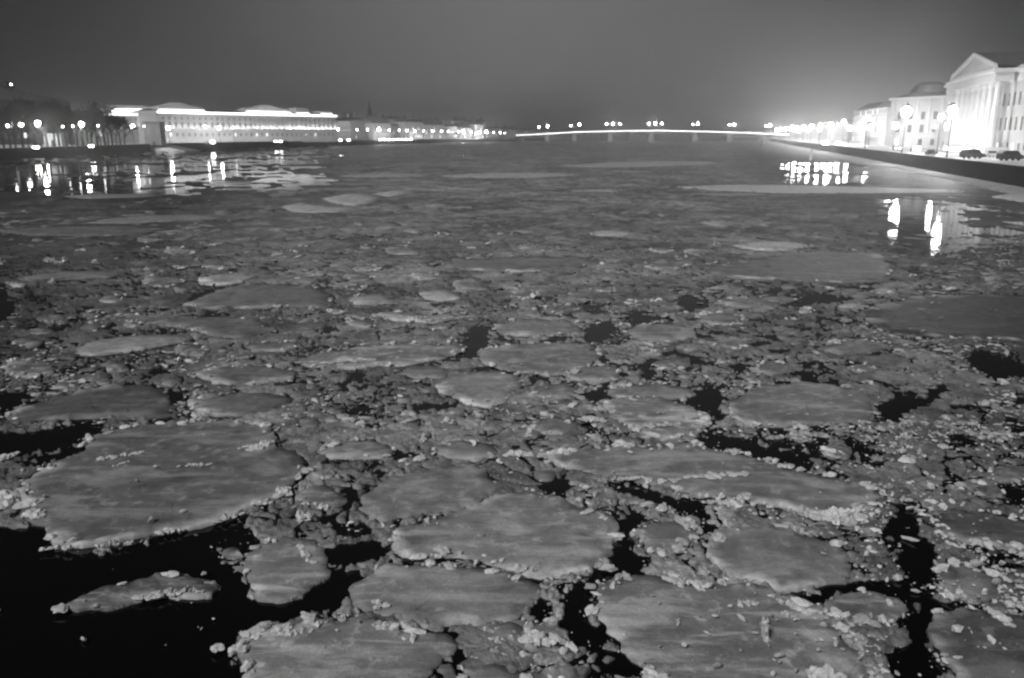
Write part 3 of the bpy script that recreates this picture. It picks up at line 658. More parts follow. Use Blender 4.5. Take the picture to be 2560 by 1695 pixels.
    sa = o.data.attributes.new('shade', 'FLOAT', 'POINT'); sa.data.foreach_set('value', np.r_[rim, np.full(nP, -0.5)].astype(np.float32))
    o.location = (cen[0], cen[1], 0)
    o.color = (base, frost, 0, 1)
    tag(o, label, cat, group)
    # crumbs frozen to the rim
    if crumb > 0 and D < 75:
        n = int(per/ (0.07+D*0.003) * crumb*1.1)
        if n > 3:
            t = rng.integers(0, nP, n)
            clus = fbm(P[t, 0]*0.9+3, P[t, 1]*0.9+8, 3)
            kk = clus > (0.58-0.13*crumb); t = t[kk]; clus = clus[kk]
            n = len(t)
            if n > 2:
                ofs = rng.normal(-0.04, 0.09, n)[:, None]
                c = P[t] + nrm[t]*ofs + rng.uniform(-.05, .05, (n, 2))
                r = rng.gamma(2.2, 0.018, n) + 0.016; r *= (0.55+clus)
                r = np.clip(r, 0.018, 0.105)*(1+D*0.008)
                rad = np.stack([r*rng.uniform(.9, 2.0, n), r*rng.uniform(.6, 1.2, n), r*rng.uniform(.35, .9, n)], -1)
                zz = np.full(n, T*0.95)+r*.2
                sh = rng.uniform(.45, .85, n)
                co = lump_object("snow_rim", [lumps(np.stack([c[:, 0], c[:, 1], zz], -1), rad, sh, 2 if D < 26 else 1)], parent=o, origin=(cen[0], cen[1], 0)); co['kind'] = 'stuff'
    FLOE_INFO.append((o, cen, size, P, T))
    return o
for lab, poly, base, frost, crumb in FLOES:
    if base >= .32 and np.mean([q[1] for q in poly]) < 600: base *= 1.3
    wp_ = [ground(x*K, y*K, 0.0) for x, y in poly]
    build_floe(wp_, base, frost, crumb, lab)
N_TRACED = len(FLOES)

# filler floes packed between the traced ones
OCC = (M_F | M_L).copy()
OCCb = blur(OCC.astype(float), 2) > 0.3
def spot_words(cx, cy, shade, size_px):
    return ""
fill = []
tries = 0
while len(fill) < 235 and tries < 90000:
    tries += 1
    u = random.random()
    cy_ = 520 + (1720-520)*(u**1.25)
    cx_ = random.uniform(-60, 2620)
    depth = (cy_-336)/1360.0
    rr = random.choice((18, 26, 36, 55, 75)) * (0.35+1.5*depth)
    if cx_ > 1850 and cy_ > 850: rr *= 0.7
    asp = 0.16 + 0.42*depth
    r_ = int((cy_-Y0)/TILE); c_ = int((cx_-X0)/TILE)
    hw, hh = int(rr/TILE), max(1, int(rr*asp/TILE))
    if r_-hh < 0 or r_+hh >= RH or c_-hw < 0 or c_+hw >= RW: continue
    if openness(np.array(cx_), np.array(cy_)) > 0.3: continue
    blk = OCCb[r_-hh:r_+hh+1, c_-hw:c_+hw+1]
    if blk.mean() > 0.02: continue
    n = random.randint(5, 9); ph = random.uniform(0, 6.28)
    poly = []
    for i in range(n):
        a_ = ph + 2*math.pi*i/n + random.uniform(-.25, .25)
        q_ = random.uniform(.68, 1.08)
        poly.append((cx_+math.cos(a_)*rr*q_, cy_+math.sin(a_)*rr*asp*q_))
    mk = raster(poly)
    if (mk & OCC).any(): continue
    OCC |= mk; 
    y0_, y1_, x0_, x1_ = r_-hh-4, r_+hh+5, c_-hw-5, c_+hw+6
    OCCb[max(0,r_-hh):r_+hh+1, max(0,c_-hw):c_+hw+1] = True
    fill.append((cx_, cy_, rr, poly))
anch = []
for lab, poly, *_ in FLOES:
    a = np.array(poly)*K; anch.append((a[:, 0].mean(), a[:, 1].mean(), np.ptp(a[:, 0])/2, np.ptp(a[:, 1])/2, lab))
def short(lab):
    w = lab.replace(",", "").split()
    stop = ("with", "above", "beyond", "against", "towards", "in", "along", "reaching", "at", "right", "beside", "circled", "between", "cut", "hemmed", "near", "pointing", "below", "left", "lower", "upper", "beneath", "under", "behind", "touching", "among", "nearest", "drifting", "of", "standing")
    o_ = []
    for i, x in enumerate(w):
        if i > 2 and x in stop and o_[-1] in ("floe", "ice", "one", "crescent", "shelf", "band", "streak", "strip", "raft", "tongue", "lens", "wedge"): break
        o_.append(x)
    return " ".join(o_[:6])
USED = {}
def fill_label(cx_, cy_, rr, pale, crumb):
    cands = []
    for (ax, ay, w, h, lab) in anch:
        dx, dy = cx_-ax, cy_-ay
        e = math.hypot(dx/(w+rr), dy/(h+rr*.4))
        cands.append((e, dx/(w+rr), dy/(h+rr*.4), lab))
    cands.sort()
    size = "tiny" if rr < 26 else "small" if rr < 45 else "mid-sized" if rr < 75 else "large"
    tone = "pale" if pale > .29 else "grey" if pale > .22 else "dark grey"
    for e, dx, dy, lab in cands[:5]:
        rel = ("right of" if dx > 0 else "left of") if abs(dx) > abs(dy) else ("in front of" if dy > 0 else "just beyond")
        s_ = f"{size} {tone} floe {rel} the {short(lab)}"
        if s_ not in USED: USED[s_] = 1; return s_
    for edge in ("crumb-edged", "smooth-edged", "ragged", "rounded", "narrow", "lumpy"):
        s_ = f"{size} {edge} {tone} floe {rel} the {short(lab)}"
        if s_ not in USED: USED[s_] = 1; return s_
    return s_
for cx_, cy_, rr, poly in fill:
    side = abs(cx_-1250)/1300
    base = random.uniform(.21, .30) * (1-0.55*side*side)  # light falloff painted in: filler floes get darker towards left and right
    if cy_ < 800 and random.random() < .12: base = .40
    cr_ = random.uniform(.2, .9)
    wp_ = [ground(x, y, 0.0) for x, y in poly]
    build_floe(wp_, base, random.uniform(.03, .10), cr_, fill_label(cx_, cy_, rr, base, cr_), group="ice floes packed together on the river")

# standing snow blocks and pressure ridges, frozen onto the floe that carries them
def ridge(x0, y0, x1, y1, w, h, n, label=None, standalone=None, z0=0.1, shade=(.5, .8)):
    a = np.array(ground(x0*K, y0*K, z0)); b_ = np.array(ground(x1*K, y1*K, z0))
    t = rng.random(n)
    c = a + (b_-a)*t[:, None] + rng.normal(0, w/2.2, (n, 2))
    env = np.sin(np.pi*np.clip(t, .08, .92))*.62; n = n
    r = rng.uniform(.5, 1.0, n)*w*0.8
    rad = np.stack([r*rng.uniform(.9, 1.5, n), r*rng.uniform(.7, 1.2, n), np.clip(h*env*rng.uniform(.5, 1.1, n), .02, 9)], -1)
    C = np.stack([c[:, 0], c[:, 1], np.full(n, z0)], -1)
    part = lumps(C, rad, rng.uniform(shade[0], shade[1], n), 2)
    if standalone:
        mid = (a+b_)/2
        o = lump_object(standalone, [part], origin=(mid[0], mid[1], 0)); o.location = (mid[0], mid[1], 0)
        tag(o, label, "snow block"); return o
    mid = (a+b_)/2
    host = None
    for o, cen, size, P, T in FLOE_INFO:
        if np.hypot(*(cen-mid)) < size*1.6+1 and inside(mid[None], P)[0]: host = (o, cen); break
    if host is None:
        host = min(((o, cen) for o, cen, *_ in FLOE_INFO), key=lambda q: np.hypot(*(q[1]-mid)))
    o = lump_object("snow_ridge", [part], parent=host[0], origin=(host[1][0], host[1][1], 0)); o['kind'] = 'stuff'
    return o
for r_ in [(215,1065,330,1045,.10,.10,26),(260,1078,300,1066,.05,.05,10),(415,1078,490,1072,.08,.08,16),(550,1038,580,1030,.08,.08,8),
           (575,1168,640,1160,.08,.1,14),(640,1150,670,1128,.14,.2,16),(495,1205,560,1188,.1,.12,16),(360,1232,430,1222,.09,.12,12),
           (690,1262,725,1302,.07,.14,16),(860,1395,890,1402,.12,.12,7),(1415,1108,1500,1105,.10,.11,18),(1520,1110,1720,1095,.16,.05,26),
           (1630,1160,1750,1165,.09,.15,24),(1760,1440,1774,1480,.05,.55,18),(1565,1432,1572,1450,.03,.12,5),(1690,1400,1745,1395,.08,.16,9),(1810,1415,1850,1432,.06,.1,10),
           (1780,1375,1880,1425,.07,.12,22),(1495,985,1580,980,.16,.05,18),(1690,1352,1560,1345,.08,.1,18),(1120,805,1170,800,.12,.16,14),
           (290,1385,420,1372,.10,.10,14),(390,1362,470,1366,.06,.10,12),(740,838,860,830,.2,.1,24),(880,730,1040,736,.12,.12,20),
           (640,1470,720,1458,.08,.12,14),(870,1448,960,1450,.10,.12,22),(100,1268,200,1266,.08,.12,14),(220,1262,300,1254,.08,.14,12)]:
    ridge(*r_)
SNOWB = [(1885,1193,1995,1193,.17,.30,34,"bright wedge-shaped snow block on the near edge of the long crescent floe"),
         (1215,1470,1270,1478,.13,.2,12,"bright crumbling snow block left of the central black lead"),
         (580,1040,630,1020,.13,.2,16,"bright snow block lying on the right part of the huge streaked floe"),
         (1170,1050,1230,1048,.12,.17,18,"curled lump of snow at the far tip of the long crescent floe"),
         (1280,1046,1330,1042,.12,.20,16,"jagged snow peaks on the far edge of the long crescent floe"),
         (1345,968,1395,972,.16,.12,10,"pair of rounded snow lumps left of the frosted floe"),
         (0,1150,30,1170,.35,.35,14,"big blurred snow heap against the left end of the huge floe"),
         (60,1190,95,1192,.13,.14,8,"small round snow lump beside the big snow heap"),
         (1885,1560,1935,1566,.10,.30,14,"white jagged snow peak rising at the bottom of the view"),
         (490,1498,505,1500,.07,.09,4,"single small snow lump drifting in the black water"),
         (0,1062,30,1050,.12,.12,8,"snow lump floating in the dark water above the huge floe"),
         (2330,1440,2290,1415,.09,.14,22,"line of snow lumps along the far edge of the dim corner floe"),
         (1215,1010,1240,980,.07,.12,6,"upright sliver of white ice behind the dark crack")]
SNOWB = [b_[:4]+(b_[4]*1.15, b_[5], b_[6]+10, b_[7]) for b_ in SNOWB]
for b_ in SNOWB: ridge(*b_[:7], label=b_[7], standalone="snow_block", z0=.09, shade=(.6, .85))

# ------------------------------------------------------------------ brash ice: countless crumbs
parts = []
def scatter(n, ylo, yhi, level, rmean, flat, dens_fn, shades, xlo=-560, xhi=3120, ypow=1.0, on_floe=0.10):
    px_ = rng.uniform(xlo, xhi, n); py_ = ylo + (yhi-ylo)*rng.random(n)**ypow
    X_, Y_ = ground_np(px_, py_)
    l_ = sample(LB, px_, py_); onf = sample(M_F.astype(float), px_, py_)
    p_ = dens_fn(px_, py_, X_, Y_)
    p_ = np.where(onf > .5, p_*on_floe, p_)
    p_ = np.where(l_ > .45, p_*0.035, p_)
    k_ = (rng.random(n) < p_) & (X_ < QR(Y_)-.5) & (X_ > left_bank(Y_)+.5)
    X_, Y_, onf = X_[k_], Y_[k_], onf[k_]; n = len(X_)
    r = np.clip(rng.gamma(1.5, rmean/1.6, n), rmean*.3, rmean*4.2)
    asp = rng.uniform(.7, 1.9, n)
    rad = np.stack([r*asp, r/asp, r*rng.uniform(flat*.5, flat*1.4, n)], -1)
    z = np.where(onf > .5, .13, .045) + rad[:, 2]*.15
    sh = rng.uniform(shades[0], shades[1], n)
    parts.append(lumps(np.stack([X_, Y_, z], -1), rad, sh, level))
    return n
def dens_near(px_, py_, X_, Y_):
    c = fbm(X_*0.7+3, Y_*0.7+1, 4)
    d_ = np.clip((c-.49)*7, 0, 1)
    right = np.clip((px_-1250)/700, 0, 1)
    left = np.clip((700-px_)/500, 0, 1)
    return np.clip(d_*(.22+.60*right)*(1-.6*left) + .18*right, 0, 1)
def dens_mid(px_, py_, X_, Y_):
    c = fbm(X_*0.35+3, Y_*0.35+1, 4)
    return np.clip((c-.48)*6, 0.02, 1)*(.55+.55*np.clip((px_-900)/600, 0, 1))*(1-.7*np.clip((700-px_)/600, 0, 1)*np.clip((900-py_)/200,0,1))
def dens_far(px_, py_, X_, Y_):
    c = fbm(X_*0.12+3, Y_*0.12+1, 4)
    return np.clip((c-.40)*3, 0.03, 1)*(1-.8*openness(px_, py_))
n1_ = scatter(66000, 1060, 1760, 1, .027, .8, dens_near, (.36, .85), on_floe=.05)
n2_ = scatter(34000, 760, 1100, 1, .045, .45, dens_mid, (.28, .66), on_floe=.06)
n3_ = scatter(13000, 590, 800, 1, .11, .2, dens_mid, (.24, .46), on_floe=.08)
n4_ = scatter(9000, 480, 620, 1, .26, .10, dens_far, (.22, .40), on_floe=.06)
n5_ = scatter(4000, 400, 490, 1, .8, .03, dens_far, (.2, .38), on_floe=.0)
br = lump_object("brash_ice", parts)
tag(br, "countless crumbs of white brash ice between the floes", "brash ice", kind='stuff')
print("crumbs", n1_, n2_, n3_, n4_, n5_, "floes", len(FLOE_INFO))
#CITY#
# ------------------------------------------------------------------ city materials
M_GRAN = mat("dark_granite", .024, .8, .3, .35, .6, .5, 1.2)
M_SNOW = mat("snow", .75, .85, .2, .12, .8, .3, 3)
M_ROAD = mat("snowy_pavement", .68, .7, .3, .3, .25)
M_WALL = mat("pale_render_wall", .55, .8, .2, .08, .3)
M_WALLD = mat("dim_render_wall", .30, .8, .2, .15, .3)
M_STONE = mat("pale_stone", .65, .75, .3, .08, .8)
M_ROOF = mat("dark_sheet_roof", .05, .6, .4, .2, .3)
M_IRON = mat("black_iron", .02, .5, .5)
M_GLASS = mat("window_glass", .02, .08, .6)
M_LIT = mat("lit_window", .6, .6, .2, emit=1.2)
M_STRIP = mat("floodlight_strip", .8, .6, .2, emit=3.0)
M_STRIPB = mat("railing_light_strip", .8, .6, .2, emit=4.0)
M_LAMP = mat("lamp_glass", .9, .5, .2, emit=60.0)
M_LAMPS = mat("small_lamp_glass", .9, .5, .2, emit=22.0)
M_HEAD = mat("headlight_glass", .9, .5, .2, emit=25.0)
M_CARD = mat("dark_car_paint", .03, .3, .5)
M_CARP = mat("pale_car_paint", .55, .35, .5)
M_TYRE = mat("tyre_rubber", .015, .8, .2)
M_BARK = mat("dark_bark", .035, .9, .1, .3, 1.5)
M_TWIG = mat("bare_twigs", .012, .9, .1)
QZ = 3.65      # height of the right-hand street over the water
LZ = 3.2      # left-hand street

def light(kind, name, loc, energy, parent=None, **kw):
    d_ = bpy.data.lights.new(name, kind); d_.energy = energy
    for k_, v_ in kw.items(): setattr(d_, k_, v_)
    o = bpy.data.objects.new(name, d_); COL.objects.link(o); o.location = loc
    if parent: o.parent = parent
    return o

# ------------------------------------------------------------------ the two embankments
def slab(name, line, inland, z1, material, kind='structure', zb=-1.0):
    """street slab behind a quay line; inland is +1 (to +x) or -1"""
    n = len(line); far = 900
    vs = [(x, y, z1) for x, y in line] + [(inland*1750, y, z1) for x, y in line]
    fs = [(i, i+1, n+i+1, n+i) if inland > 0 else (i, n+i, n+i+1, i+1) for i in range(n-1)]
    o = mesh_obj(name, vs, fs, material); tag(o, kind=kind); return o
def quay(name, line, inland, z1, label, batter=0.5, parapet=0.9):
    """granite wall with plinth, coping and parapet following a line"""
    root = empty(name, (line[0][0], line[0][1], 0)); tag(root, label, "quay wall")
    ox, oy = line[0]
    def strip(nm, a, b_, z0, z1_, m, seg=1):
        mb = MB(); pts = []
        for i, (x, y) in enumerate(line):
            p = np.array(line[max(0, i-1)]); q = np.array(line[min(len(line)-1, i+1)]); t = (q-p)/np.linalg.norm(q-p)
            nn = np.array([-t[1], t[0]])*(-1 if inland > 0 else 1)      # towards land
            pts.append((np.array([x, y])+nn*a, np.array([x, y])+nn*b_))
        vs = []
        for p, q in pts:
            vs += [(p[0]-ox, p[1]-oy, z0), (q[0]-ox, q[1]-oy, z0), (q[0]-ox, q[1]-oy, z1_), (p[0]-ox, p[1]-oy, z1_)]
        fs = []
        for i in range(len(pts)-1):
            k = 4*i
            for j in range(4): fs.append((k+j, k+(j+1) % 4, k+4+(j+1) % 4, k+4+j))
        fs.append((3,2,1,0)); k = 4*(len(pts)-1); fs.append((k,k+1,k+2,k+3))
        return mesh_obj(nm, vs, fs, m, root)
    strip("wall_face", 0.0, 1.2, -1.2, z1-0.25, M_GRAN)
    strip("plinth", -0.35, -0.004, -1.2, 0.9, M_GRAN)
    strip("coping", -0.12, 1.3, z1-0.246, z1+0.02, M_GRAN)
    strip("parapet", 0.05, 0.5, z1+0.024, z1+parapet, M_GRAN)
    strip("snow_cap", 0.03, 0.52, z1+parapet+0.004, z1+parapet+0.10, M_SNOW)
    return root
ysr = [60, 90, 132, 180, 240, 320, 420, 540, 700, 900, 1085]
lineR = [(QR(y), y) for y in ysr]
slab("right_embankment_street", [(x+0.6, y) for x, y in lineR] + [(QR(1400), 1400), (QR(3000)-400, 2990)], 1, QZ, M_ROAD)
quay("quay_wall", lineR, 1, QZ, "dark granite quay wall running along the right bank below the lit buildings", parapet=0.2)
lineL = [(-172, 90), (-178, 180), (-186, 300), (-191, 380), (-196, 444)]
quay("quay_wall", lineL, -1, LZ, "low black quay wall below the bare trees on the left bank")
lineL2 = [(-199, 470), (-190, 520), (-172, 600), (-152, 690), (-118, 800), (-78, 920), (-44, 1018), (-14, 1090)]
quay("quay_wall", lineL2, -1, LZ, "long dark quay wall in front of the floodlit palace")
slab("left_embankment_street", [(x-0.6, y) for x, y in lineL] + [(x-0.6, y) for x, y in lineL2] + [(30, 1400), (200, 2990)], -1, LZ, M_ROAD)
# far shore behind the bridge
o = mesh_obj("far_shore_ground", [(-600,1900,.6),(1500,1900,.6),(1500,2990,.6),(-600,2990,.6),(-600,1900,-.5),(1500,1900,-.5)], [(0,1,2,3),(4,5,1,0)], M_ROAD); tag(o, kind='structure')
# snow shelf along the foot of the right quay
def snow_shelf():
    n = 160; ys = np.geomspace(75, 1000, n); vs = []; fs = []
    for i, y in enumerate(ys):
        w = 3.0 + 7.0*vnoise(np.array(i*0.09), np.array(3.3)) + 2.5*vnoise(np.array(i*.4), np.array(8.3))
        w *= min(1.0, 0.22+y/500)
        x = QR(y)-0.35
        for j, (f_, z) in enumerate(((0, .55), (.25, .42), (.6, .30), (.9, .2), (1.0, -.1))):
            vs.append((x-w*f_, y, z+0.08*float(vnoise(np.array(i*.7+j*3.), np.array(j*1.))) - (.1 if j == 4 else 0)))
    for i in range(n-1):
        for j in range(4): fs.append((i*5+j, i*5+j+1, i*5+6+j, i*5+5+j))
    o = mesh_obj("snow_shelf", vs, fs, mat('shelf_snow', .33, .85, .2, .3, .5, .4, 3), smooth=True)
    tag(o, "shelf of snow-covered ice along the foot of the right quay wall", "ice shelf")
snow_shelf()
# snowy steps at the gap in the left quay
st_r = empty("landing_steps", (-205, 446, 0)); tag(st_r, "snow-covered landing steps in the gap of the left quay", "steps")
mb = MB()
for i in range(9): mb.box(0.5, 26-i*1.9, 1+i*0.9, 24, (i*0.36 if i else -.5), (i+1)*0.36-.004)
mb.build("stair_flight", M_SNOW, st_r)
mb = MB(); mb.box(-1.2, .5, 1.0, 24, -.5, 3.9); mb.build("side_wall", M_GRAN, st_r)

# ------------------------------------------------------------------ street lamps
def make_lamp(name, loc, H, arms, glow, label, cat="street lamp", group=None, headr=.35, mate=None, pole=True, rz=0.0, power=None):
    root = empty(name, loc, rz); tag(root, label, cat, group)
    if pole:
        mb = MB(); mb.lathe(0, 0, [(.32,0),(.34,.15),(.22,.3),(.20,1.0),(.13,1.15),(.10,H*.6),(.08,H-.9)], 10); mb.build("pole", M_IRON, root)
        if arms > 1:
            mb = MB(); sp = .35*arms+.5
            mb.tube((-sp, 0, H-.9), (sp, 0, H-.9), .05, .05); mb.tube((0, 0, H-.9), (0, 0, H-.2), .05, .04)
            mb.build("crossarm", M_IRON, root)
    xs = [0] if arms == 1 else [(-.35*arms-.5) + (2*(.35*arms+.5))*i/(arms-1) for i in range(arms)]
    for x in xs:
        mb = MB(); r = headr
        mb.lathe(x, 0, [(r*.35, H-.9+.05), (r*.8, H-.9+r*.5), (r, H-.9+r*1.1), (r*.85, H-.9+r*1.7), (r*.4, H-.9+r*2.1)], 10)
        mb.build("lantern", mate or M_LAMP, root)
        mb = MB(); mb.lathe(x, 0, [(r*1.05, H-.9+r*2.12), (r*.5, H-.9+r*2.5), (.03, H-.9+r*3.0)], 8); mb.build("lantern_cap", M_IRON, root)
    if power:
        light('POINT', "bulb", (0, -0.0, H-1.35), power, root, shadow_soft_size=.3)
    return root
tr = 0.27
# near lamps on the right quay, then the row fading into the cluster
def right_lamp(Y, off, H, arms, label, power, headr):
    return make_lamp("street_lamp", (QR(Y)+off, Y, QZ), H, arms, 1, label, headr=headr, power=power, group="street lamps on the right embankment", rz=R(75))
RL = [(189, 1.2, 10.5, "nearest tall street lamp on the right quay, in front of the portico building"),
      (240, 1.2, 11.1, "brightest street lamp on the right quay, before the low end facade"),
      (308, 1.2, 11.4, "street lamp on the right quay with a small light below it, before the third building"),
      (375, 1.2, 11.0, "street lamp on the right quay at the near end of the lamp cluster")]
for i, (Y, off, H, lab) in enumerate(RL):
    right_lamp(Y, off, H, 1, lab, (8000, 11000, 4500, 4500)[i], (.95, 1.35, .75, .8)[i])
right_lamp(234, 10, 10.3, 1, "large street lamp behind the quay, at the corner of the portico building", 3500, .7)
k = 0
for Y in (425, 475, 530, 590, 655, 725, 800, 880, 970):
    k += 1
    right_lamp(Y, 1.2, 9.8, 2, f"street lamp in the bright cluster, water side, {k} posts past the near end" if k > 1 else "street lamp in the bright cluster, water side, first past the near end", 26000 if k % 2 == 1 else None, .8+Y*.0007)
k = 0
for Y in (345, 410, 480, 560, 650, 750, 860):
    k += 1
    right_lamp(Y, 19, 8.6, 2, f"street lamp in the bright cluster, house side, {k} posts past the buildings" if k > 1 else "street lamp in the bright cluster, house side, first past the buildings", {3: 5000, 6: 26000}.get(k), .8+Y*.0007)

# left bank lamps
LLAMP = [(19,315,305,.45,"faint street lamp at the left margin among the tree trunks"),
         (53,314,330,.75,"bright street lamp left of the brightest one under the trees"),
         (95,313,335,1.0,"brightest street lamp under the left trees"),
         (157,316,340,.35,"small street lamp right of the brightest one under the trees"),
         (182,315,345,.35,"small street lamp beside the round bright one under the trees"),
         (204,314,350,.95,"round bright street lamp in the middle of the bare trees"),
         (245,314,370,.35,"small street lamp at the last bare trees"),
         (331,318,430,.95,"bright street lamp at the end of the left trees, beside the dark kiosk"),
         (360,316,440,.4,"small street lamp just left of the dark kiosk"),
         (421,323,500,1.1,"large bright street lamp at the left end of the palace"),
         (514,318,545,.7,"street lamp before the left half of the palace"),
         (548,322,565,1.0,"bright street lamp near the middle of the palace"),
         (584,319,590,.5,"dim street lamp right of the bright one at the palace middle")]
for px_, py_, Y, hr, lab in LLAMP:
    x, y, z = at(px_, py_, Y); H = z-LZ+.5
    make_lamp("street_lamp", (x, y, LZ), H, 1, 1, lab, headr=hr*.95, mate=M_LAMP if hr > .5 else M_LAMPS, power=4200*hr if hr > .8 else None, group="street lamps on the left embankment")
FARL = [845,893,919,947,973,998,1017,1037,1059,1081,1104,1121,1147,1158,1178,1200,1216,1234,1250,1262]
for i, px_ in enumerate(FARL):
    Y = 700 + (px_-845)/(1262-845)*330
    x, y, z = at(px_, 325+i*.42, Y)
    big_ = px_ in (947, 1158, 1216)
    words = ["right beside the palace end","next after the palace","left of the dark spire","just right of the dark spire","under the first gabled house","right of the first gabled house","left end of the first pale block","middle of the first pale block","right end of the first pale block","left end of the wide pale block","middle of the wide pale block","right end of the wide pale block","before the dark gap in the skyline","beside the dark gap in the skyline","under the last low houses","at the chimney block","right of the chimney block","last but two before the bridge","last but one before the bridge","at the foot of the bridge"][i]
    make_lamp("street_lamp", (x, y, LZ), z-LZ+.5, 1, 1, f"distant street lamp on the left embankment, {words}", headr=1.3 if big_ else .75, mate=M_LAMP if i % 3 == 0 or big_ else M_LAMPS, power=20000 if big_ else None, group="street lamps on the left embankment")

# ------------------------------------------------------------------ trees
def make_tree(loc, H, label, seed, spread=1.0, group="bare winter trees on the left bank"):
    rr = random.Random(seed)
    root = empty("bare_tree", loc); tag(root, label, "tree", group)
    tk = MB(); segs = []
    def branch(p, d_, L_, r_, depth):
        q = p + d_*L_
        if depth <= 1: tk.tube(p, q, r_, r_*.7, 6)
        else: segs.append((p, q, r_))
        if depth >= 7: return
        for _ in range(3 if depth < 3 else rr.choice((2, 3))):
            nd = (d_ + Vector((rr.uniform(-.75, .75)*spread, rr.uniform(-.75, .75)*spread, rr.uniform(-.05, .55)))).normalized()
            branch(q if rr.random() < .7 else p+d_*L_*rr.uniform(.5, .95), nd, L_*rr.uniform(.58, .8), r_*.62, depth+1)
    branch(Vector((0, 0, 0)), Vector((rr.uniform(-.06, .06), rr.uniform(-.06, .06), 1)).normalized(), H*.26, H*.02, 0)
    tk.build("trunk", M_BARK, root)
    cr = MB()
    for p, q, r_ in segs: cr.tube(p, q, max(r_, .075), max(r_*.6, .06), 3)
    cr.build("crown", M_TWIG, root)
    return root
def tree_at(px_, top, Y, lab, seed, spread=1.0, z0=None):
    x, y, z = at(px_, top, Y); b_ = LZ if z0 is None else z0
    return make_tree((x, y, b_), (z-b_)*1.06, lab, seed, spread)
TW = ["huge bare tree at the left margin, lowest branches over the quay","bare tree behind the left margin tree","bare tree left of the brightest street lamp","bare tree directly over the brightest street lamp","broad bare tree right of the brightest street lamp","bare tree over the pale lit doorway","bare tree left of the round bright street lamp","tall bare tree over the round bright street lamp","bare tree just right of the round bright street lamp","bare tree before the dark gap in the left trees","spreading bare tree near the palace's far left end","dark dense bare tree nearest the palace","last small bare tree before the kiosk","low bare tree behind the last small one"]
for i, (px_, top) in enumerate([(5,245),(38,250),(70,245),(100,243),(130,244),(150,250),(178,258),(205,252),(228,250),(248,252),(268,266),(290,282),(303,300),(120,256)]):
    tree_at(px_, top-15, 318+i*7 if i < 13 else 360, TW[i], 40+i, 1.35)
TB = ["thin","leaning","forked","slender","broad","bushy","crooked","low-crowned","dense","small","spindly","twisted"]
TP = ["at the left margin","above the faint left lamp","left of the brightest lamp","behind the brightest lamp","right of the brightest lamp","behind the lit pavilion","above the pair of small lamps","behind the round bright lamp","right of the round bright lamp","above the last small lamp","before the palace's far left ledges","next to the dense tree nearest the palace"]
for i, px_ in enumerate((-8, 22, 55, 86, 115, 142, 165, 192, 216, 238, 258, 280)):
    tree_at(px_, 250+max(0, px_-240)*.5, 352+i*7, f"{TB[i]} bare tree of the back row, {TP[i]}", 140+i, 1.5)

# ------------------------------------------------------------------ buildings
def facade_root(name, A, B, z0, label, cat="building", group=None):
    root = empty(name, (A[0], A[1], z0), math.atan2(B[1]-A[1], B[0]-A[0])); tag(root, label, cat, group)
    return root, math.hypot(B[0]-A[0], B[1]-A[1])
def window_copy(proto_f, proto_p, root, x, y, z):
    f_ = proto_f.copy(); COL.objects.link(f_); f_.parent = root; f_.location = (x, y, z)
    p_ = proto_p.copy(); COL.objects.link(p_); p_.parent = f_; p_.location = (0, 0, 0)
    return f_
def add_windows(root, L_, zs, n, w, h, lit=0.0, y=-.03, rr=random.Random(5), x0=2.0, frame=M_STONE, arch=False):
    step = (L_-2*x0)/n
    fm = MB(); fm.box(-w/2-.15, -w/2, -.06, .06, 0, h); fm.box(w/2, w/2+.15, -.06, .06, 0, h); fm.box(-w/2-.15, w/2+.15, -.06, .06, h, h+.2); fm.box(-w/2-.25, w/2+.25, -.16, .06, -.2, 0)
    fm.box(-.04, .04, -.03, .03, 0, h)
    pm = MB(); pm.box(-w/2, w/2, -.02, .02, .002, h-.002)
    first = None; pl = {}
    for z in zs:
        for i in range(n):
            x = x0+step*(i+.5)
            m_ = M_LIT if rr.random() < lit else M_GLASS
            if first is None:
                first = fm.build("window", frame, root); first.location = (x, y, z)
                for mm in (M_GLASS, M_LIT):
                    me = bpy.data.meshes.new("pane"); me.from_pydata(pm.v, [], pm.f); me.materials.append(mm); pl[mm.name] = me
                f_ = first
            else:
                f_ = bpy.data.objects.new("window", first.data); COL.objects.link(f_); f_.parent = root; f_.location = (x, y, z)
            p_ = bpy.data.objects.new("pane", pl[m_.name]); COL.objects.link(p_); p_.parent = f_
def uplight(root, x0, x1, y, z, energy, aim_z, sz=1.0):
    d_ = bpy.data.lights.new("floodlight", 'AREA'); d_.shape = 'RECTANGLE'; d_.size = abs(x1-x0); d_.size_y = sz; d_.energy = energy
    o = bpy.data.objects.new("floodlight", d_); COL.objects.link(o); o.parent = root
    o.location = ((x0+x1)/2, y, z)
    o.rotation_euler = Vector((0, -y*1.0, aim_z)).to_track_quat('-Z', 'Y').to_euler()
    return o

# --- floodlit palace on the left bank
PA = (xat(396, 545), 545); PB = (xat(843, 668), 668)
root, L_ = facade_root("palace", PA, PB, LZ, "very long floodlit palace with a glowing cornice on the left bank", "palace")
Hc = 19.5
mb = MB(); mb.box(0, L_, 0, 30, 0, Hc); mb.build("wall", M_WALL, root)
mb = MB(); mb.box(-.8, L_+.8, -1.0, 30.5, Hc+.004, Hc+.9); mb.box(-.4, L_+.4, -.5, 30.2, Hc+.904, Hc+1.6); mb.build("cornice", M_STONE, root)
mb = MB(); mb.box(-.2, L_+.2, -.7, -.003, 8.9, 9.5); mb.build("string_course", M_STONE, root)
mb = MB(); mb.frustum(0, L_, 0.6, 29.5, Hc+1.604, Hc+3.2, 3, 10); mb.build("roof", M_ROOF, root)
mb = MB(); mb.box(.2, L_-.2, -1.25, -1.005, Hc+.1, Hc+1.35); mb.build("cornice_lights", M_STRIP, root)
